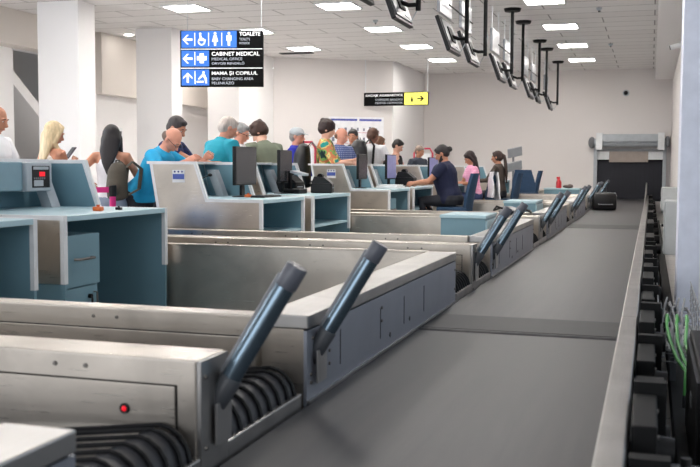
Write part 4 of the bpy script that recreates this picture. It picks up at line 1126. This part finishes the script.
# passengers, nearest first
person('bald man in white t-shirt at the left edge of the picture', -5.57, 7.20, 1.73, -80, .05, (0, .30), hl=(-.16, .35, 1.12), hr=(.16, .35, 1.12), skin='tan', hair=('bald', 'stubble_dark', (50, 40, 36)), shirt=('short', cloth('white', (238, 238, 240))))
person('woman with long blonde hair looking at a phone', -5.66, 8.2, 1.64, -25, .05, (-.1, .35), hl=(-.22, .22, 1.16), hr=(-.08, .30, 1.24), skin='tan', hair=('long', 'blonde', (206, 184, 146)), shirt=('tank', cloth('cream', (226, 216, 206))), fem=True)
o = thing('smartphone', 'dark smartphone in the hand of the blonde woman', 'phone', (-5.66, 8.53, 1.33), R(-25))
Bx('case', mat('phone_case', (60, 40, 60), .4), o, -.038, .038, -.006, .006, -.07, .08, bev=.004, M=rotm('X', R(-40))); Bx('screen', SCREEN, o, -.034, .034, -.008, -.006, -.066, .076, M=rotm('X', R(-40)))
person('woman with long black hair in white tank top seen from behind', -5.00, 8.22, 1.60, 12, .03, (.25, .25), hl=(-.26, .10, 1.02), hr=(.16, .30, 1.05), skin='tan', hair=('long', 'black', (26, 20, 22)), shirt=('tank', cloth('white2', (232, 230, 234))), trousers=JEANS, fem=True)
backpack('olive brown backpack hanging from the right shoulder of the black-haired woman', (-4.80, 8.01, 1.06), -10, cloth('olive', (74, 68, 58)), .78)
person('balding man with glasses in cyan polo leaning over the first counter', -4.80, 8.40, 1.69, -88, .58, (-.1, .55), hl=(-.20, .62, 1.28), hr=(.20, .60, 1.25), skin='pink', hair=('bald', 'grey_brown', (110, 90, 80)), shirt=('short', cloth('cyan', (30, 160, 208))), glasses=True, bulk=1.1)
person('dark-haired man in navy shirt stretching an arm along the counter', -4.92, 9.08, 1.75, -88, .26, (-.1, .4), hl=(-.15, .45, 1.30), hr=(.0, .62, 1.22), skin='tan', hair=('short', 'dark_grey', (58, 52, 52)), shirt=('short', pattern_mat('navy_print', [(24, 30, 66), (40, 50, 100), (20, 24, 50)], 30)))
person('grey-haired man in loose teal shirt seen from behind', -4.64, 9.66, 1.80, -35, .34, (-.2, .35), hl=(-.2, .4, 1.22), hr=(.2, .4, 1.22), skin='pink', hair=('short', 'silver', (190, 178, 170)), shirt=('elbow', cloth('teal', (28, 148, 168))), bulk=1.34)
person('grey-haired woman in white top next to the teal-shirted man', -4.68, 10.45, 1.72, -80, .08, (-.2, .35), hl=(-.15, .35, 1.2), hr=(.15, .35, 1.2), skin='pink', hair=('short', 'grey', (150, 150, 150)), shirt=('short', cloth('white3', (228, 224, 224))), fem=True, glasses=True)
person('brown-haired person in olive grey shirt looking down to the left', -4.46, 11.05, 1.80, 66, .34, (.5, .6), hl=(-.16, .32, 1.15), hr=(.16, .34, 1.2), skin='fair', hair=('fluffy', 'dark_brown', (62, 40, 32)), shirt=('long', cloth('sage', (122, 130, 112))), bulk=1.34)
person('man in grey cap and royal blue shirt in the queue', -4.85, 12.85, 1.76, -85, .05, (-.1, .1), hl=(-.2, .35, 1.1), hr=(.2, .35, 1.1), skin='pink', hair=('short', 'grey2', (140, 136, 132)), shirt=('long', cloth('royal', (38, 46, 168))), cap=(170, 176, 180))
person('woman with curly dark hair in bright green and orange patterned blouse', -4.36, 12.72, 1.86, -75, .05, (0, .3), hl=(-.12, .42, 1.30), hr=(.12, .42, 1.25), skin='fair', hair=('fluffy', 'black_brown', (44, 26, 24)), shirt=('elbow', pattern_mat('floral_print', [(40, 150, 140), (214, 196, 120), (200, 120, 80), (120, 170, 90), (30, 60, 60)], 9)), fem=True)
backpack('large black backpack on the back of the woman in patterned blouse', (-4.62, 12.60, 1.20), -75, BAG, 1.45)
person('bald man in blue checked shirt facing the counter', -4.72, 14.45, 1.82, -115, .10, (.2, .25), hl=(-.16, .38, 1.25), hr=(.16, .38, 1.25), skin='pink', hair=('bald', 'brown', (120, 84, 66)), shirt=('long', check_mat('blue_check', (62, 84, 140), (170, 178, 204))), bulk=1.1)
person('dark-haired person in dark top half hidden behind the bald man', -4.92, 15.9, 1.86, 170, 0, (.2, .2), skin='tan', hair=('short', 'dark2', (50, 46, 46)), shirt=('long', cloth('charcoal', (40, 40, 44))))
person('short-haired man in white t-shirt wearing a black backpack', -4.46, 15.45, 1.86, -20, .06, (-.1, .3), hl=(-.2, .35, 1.15), hr=(.2, .35, 1.15), skin='brown', hair=('short', 'brown2', (88, 58, 44)), shirt=('short', check_mat('white_stripe', (226, 226, 230), (240, 240, 242))), bulk=1.1)
backpack('black backpack on the man in white t-shirt', (-4.58, 15.14, 1.38), -20, BAG, 1.2)
person('brown-haired woman half hidden behind the man with backpack', -4.68, 16.7, 1.76, -60, 0, (.1, .3), skin='tan', hair=('long', 'brown3', (110, 76, 56)), shirt=('short', cloth('dark_green', (46, 50, 46))), fem=True)
person('short-haired woman in dark sleeveless top with bare arms looking down', -4.52, 17.15, 1.72, -90, .10, (0, .55), hl=(-.1, .38, 1.1), hr=(.1, .38, 1.1), skin='fair', hair=('short', 'black2', (40, 34, 34)), shirt=('tank', cloth('black', (34, 32, 36))), fem=True)
person('older grey-haired man in dark jacket at the far desk', -4.45, 18.6, 1.64, -120, .15, (.1, .3), skin='tan', hair=('short', 'grey3', (130, 112, 100)), shirt=('long', cloth('slate', (60, 66, 78))))
# staff
person('seated clerk with beard and hair bun in navy t-shirt typing', -2.74, 13.7, 1.72, 90, .22, (.05, .42), hl=(-.18, .52, .975), hr=(.14, .52, .975), skin='tan', hair=('bun', 'black3', (36, 30, 32)), shirt=('short', cloth('navy', (26, 32, 62))), seat=.66, bulk=1.3, beard=True)
person('seated woman with long dark hair in pink shirt looking down', -2.98, 17.0, 1.7, 118, .15, (.2, .5), hl=(-.14, .38, .93), hr=(.12, .38, .93), skin='tan', hair=('long', 'brown_black', (44, 30, 30)), shirt=('short', check_mat('pink_check', (226, 150, 184), (240, 190, 212))), seat=.62, fem=True, trousers=cloth('denim', (50, 62, 100)))
person('seated woman with long dark ponytail in olive brown top facing the desk', -2.72, 18.2, 1.7, 84, .08, (0, .1), hl=(-.14, .42, .95), hr=(.12, .42, .95), skin='tan', hair=('pony', 'brown_dark', (58, 40, 34)), shirt=('long', cloth('umber', (78, 68, 62))), seat=.64, fem=True)
# white jacket draped on the chair back
o = thing('jacket', 'white jacket draped over the back of a dark blue chair', 'jacket', (-2.64, 16.92, 0), R(110))
m = MB()
rings = []
for k in range(13):
    t = k / 12; a = math.pi * t
    yy = .05 * math.cos(a); zz = 1.10 + .03 * math.sin(a)
    if t < .3: zz = 1.10 - (.3 - t) / .3 * .42; yy = .05 + .02 * (.3 - t)
    if t > .7: zz = 1.10 - (t - .7) / .3 * .45; yy = -.05 - .10 * (t - .7)
    hw = .17 + (.06 if abs(t - .5) > .3 else 0)
    rings.append([(hw * u, yy + .018 * math.sin(u * 9 + k) + (.008 if q else -.008), zz) for q in (0, 1) for u in ((-1, -.6, -.2, .2, .6, 1) if q == 0 else (1, .6, .2, -.2, -.6, -1))])
m.rings(rings)
m.build('fabric', cloth('jacket_white', (240, 240, 244)), o, True)
MB().loft([(.20, -.06, 1.0), (.24, -.08, .85), (.22, -.07, .68)], [.045, .04, .032], 10).build('sleeve', cloth('jacket_white', (240, 240, 244)), o, True)
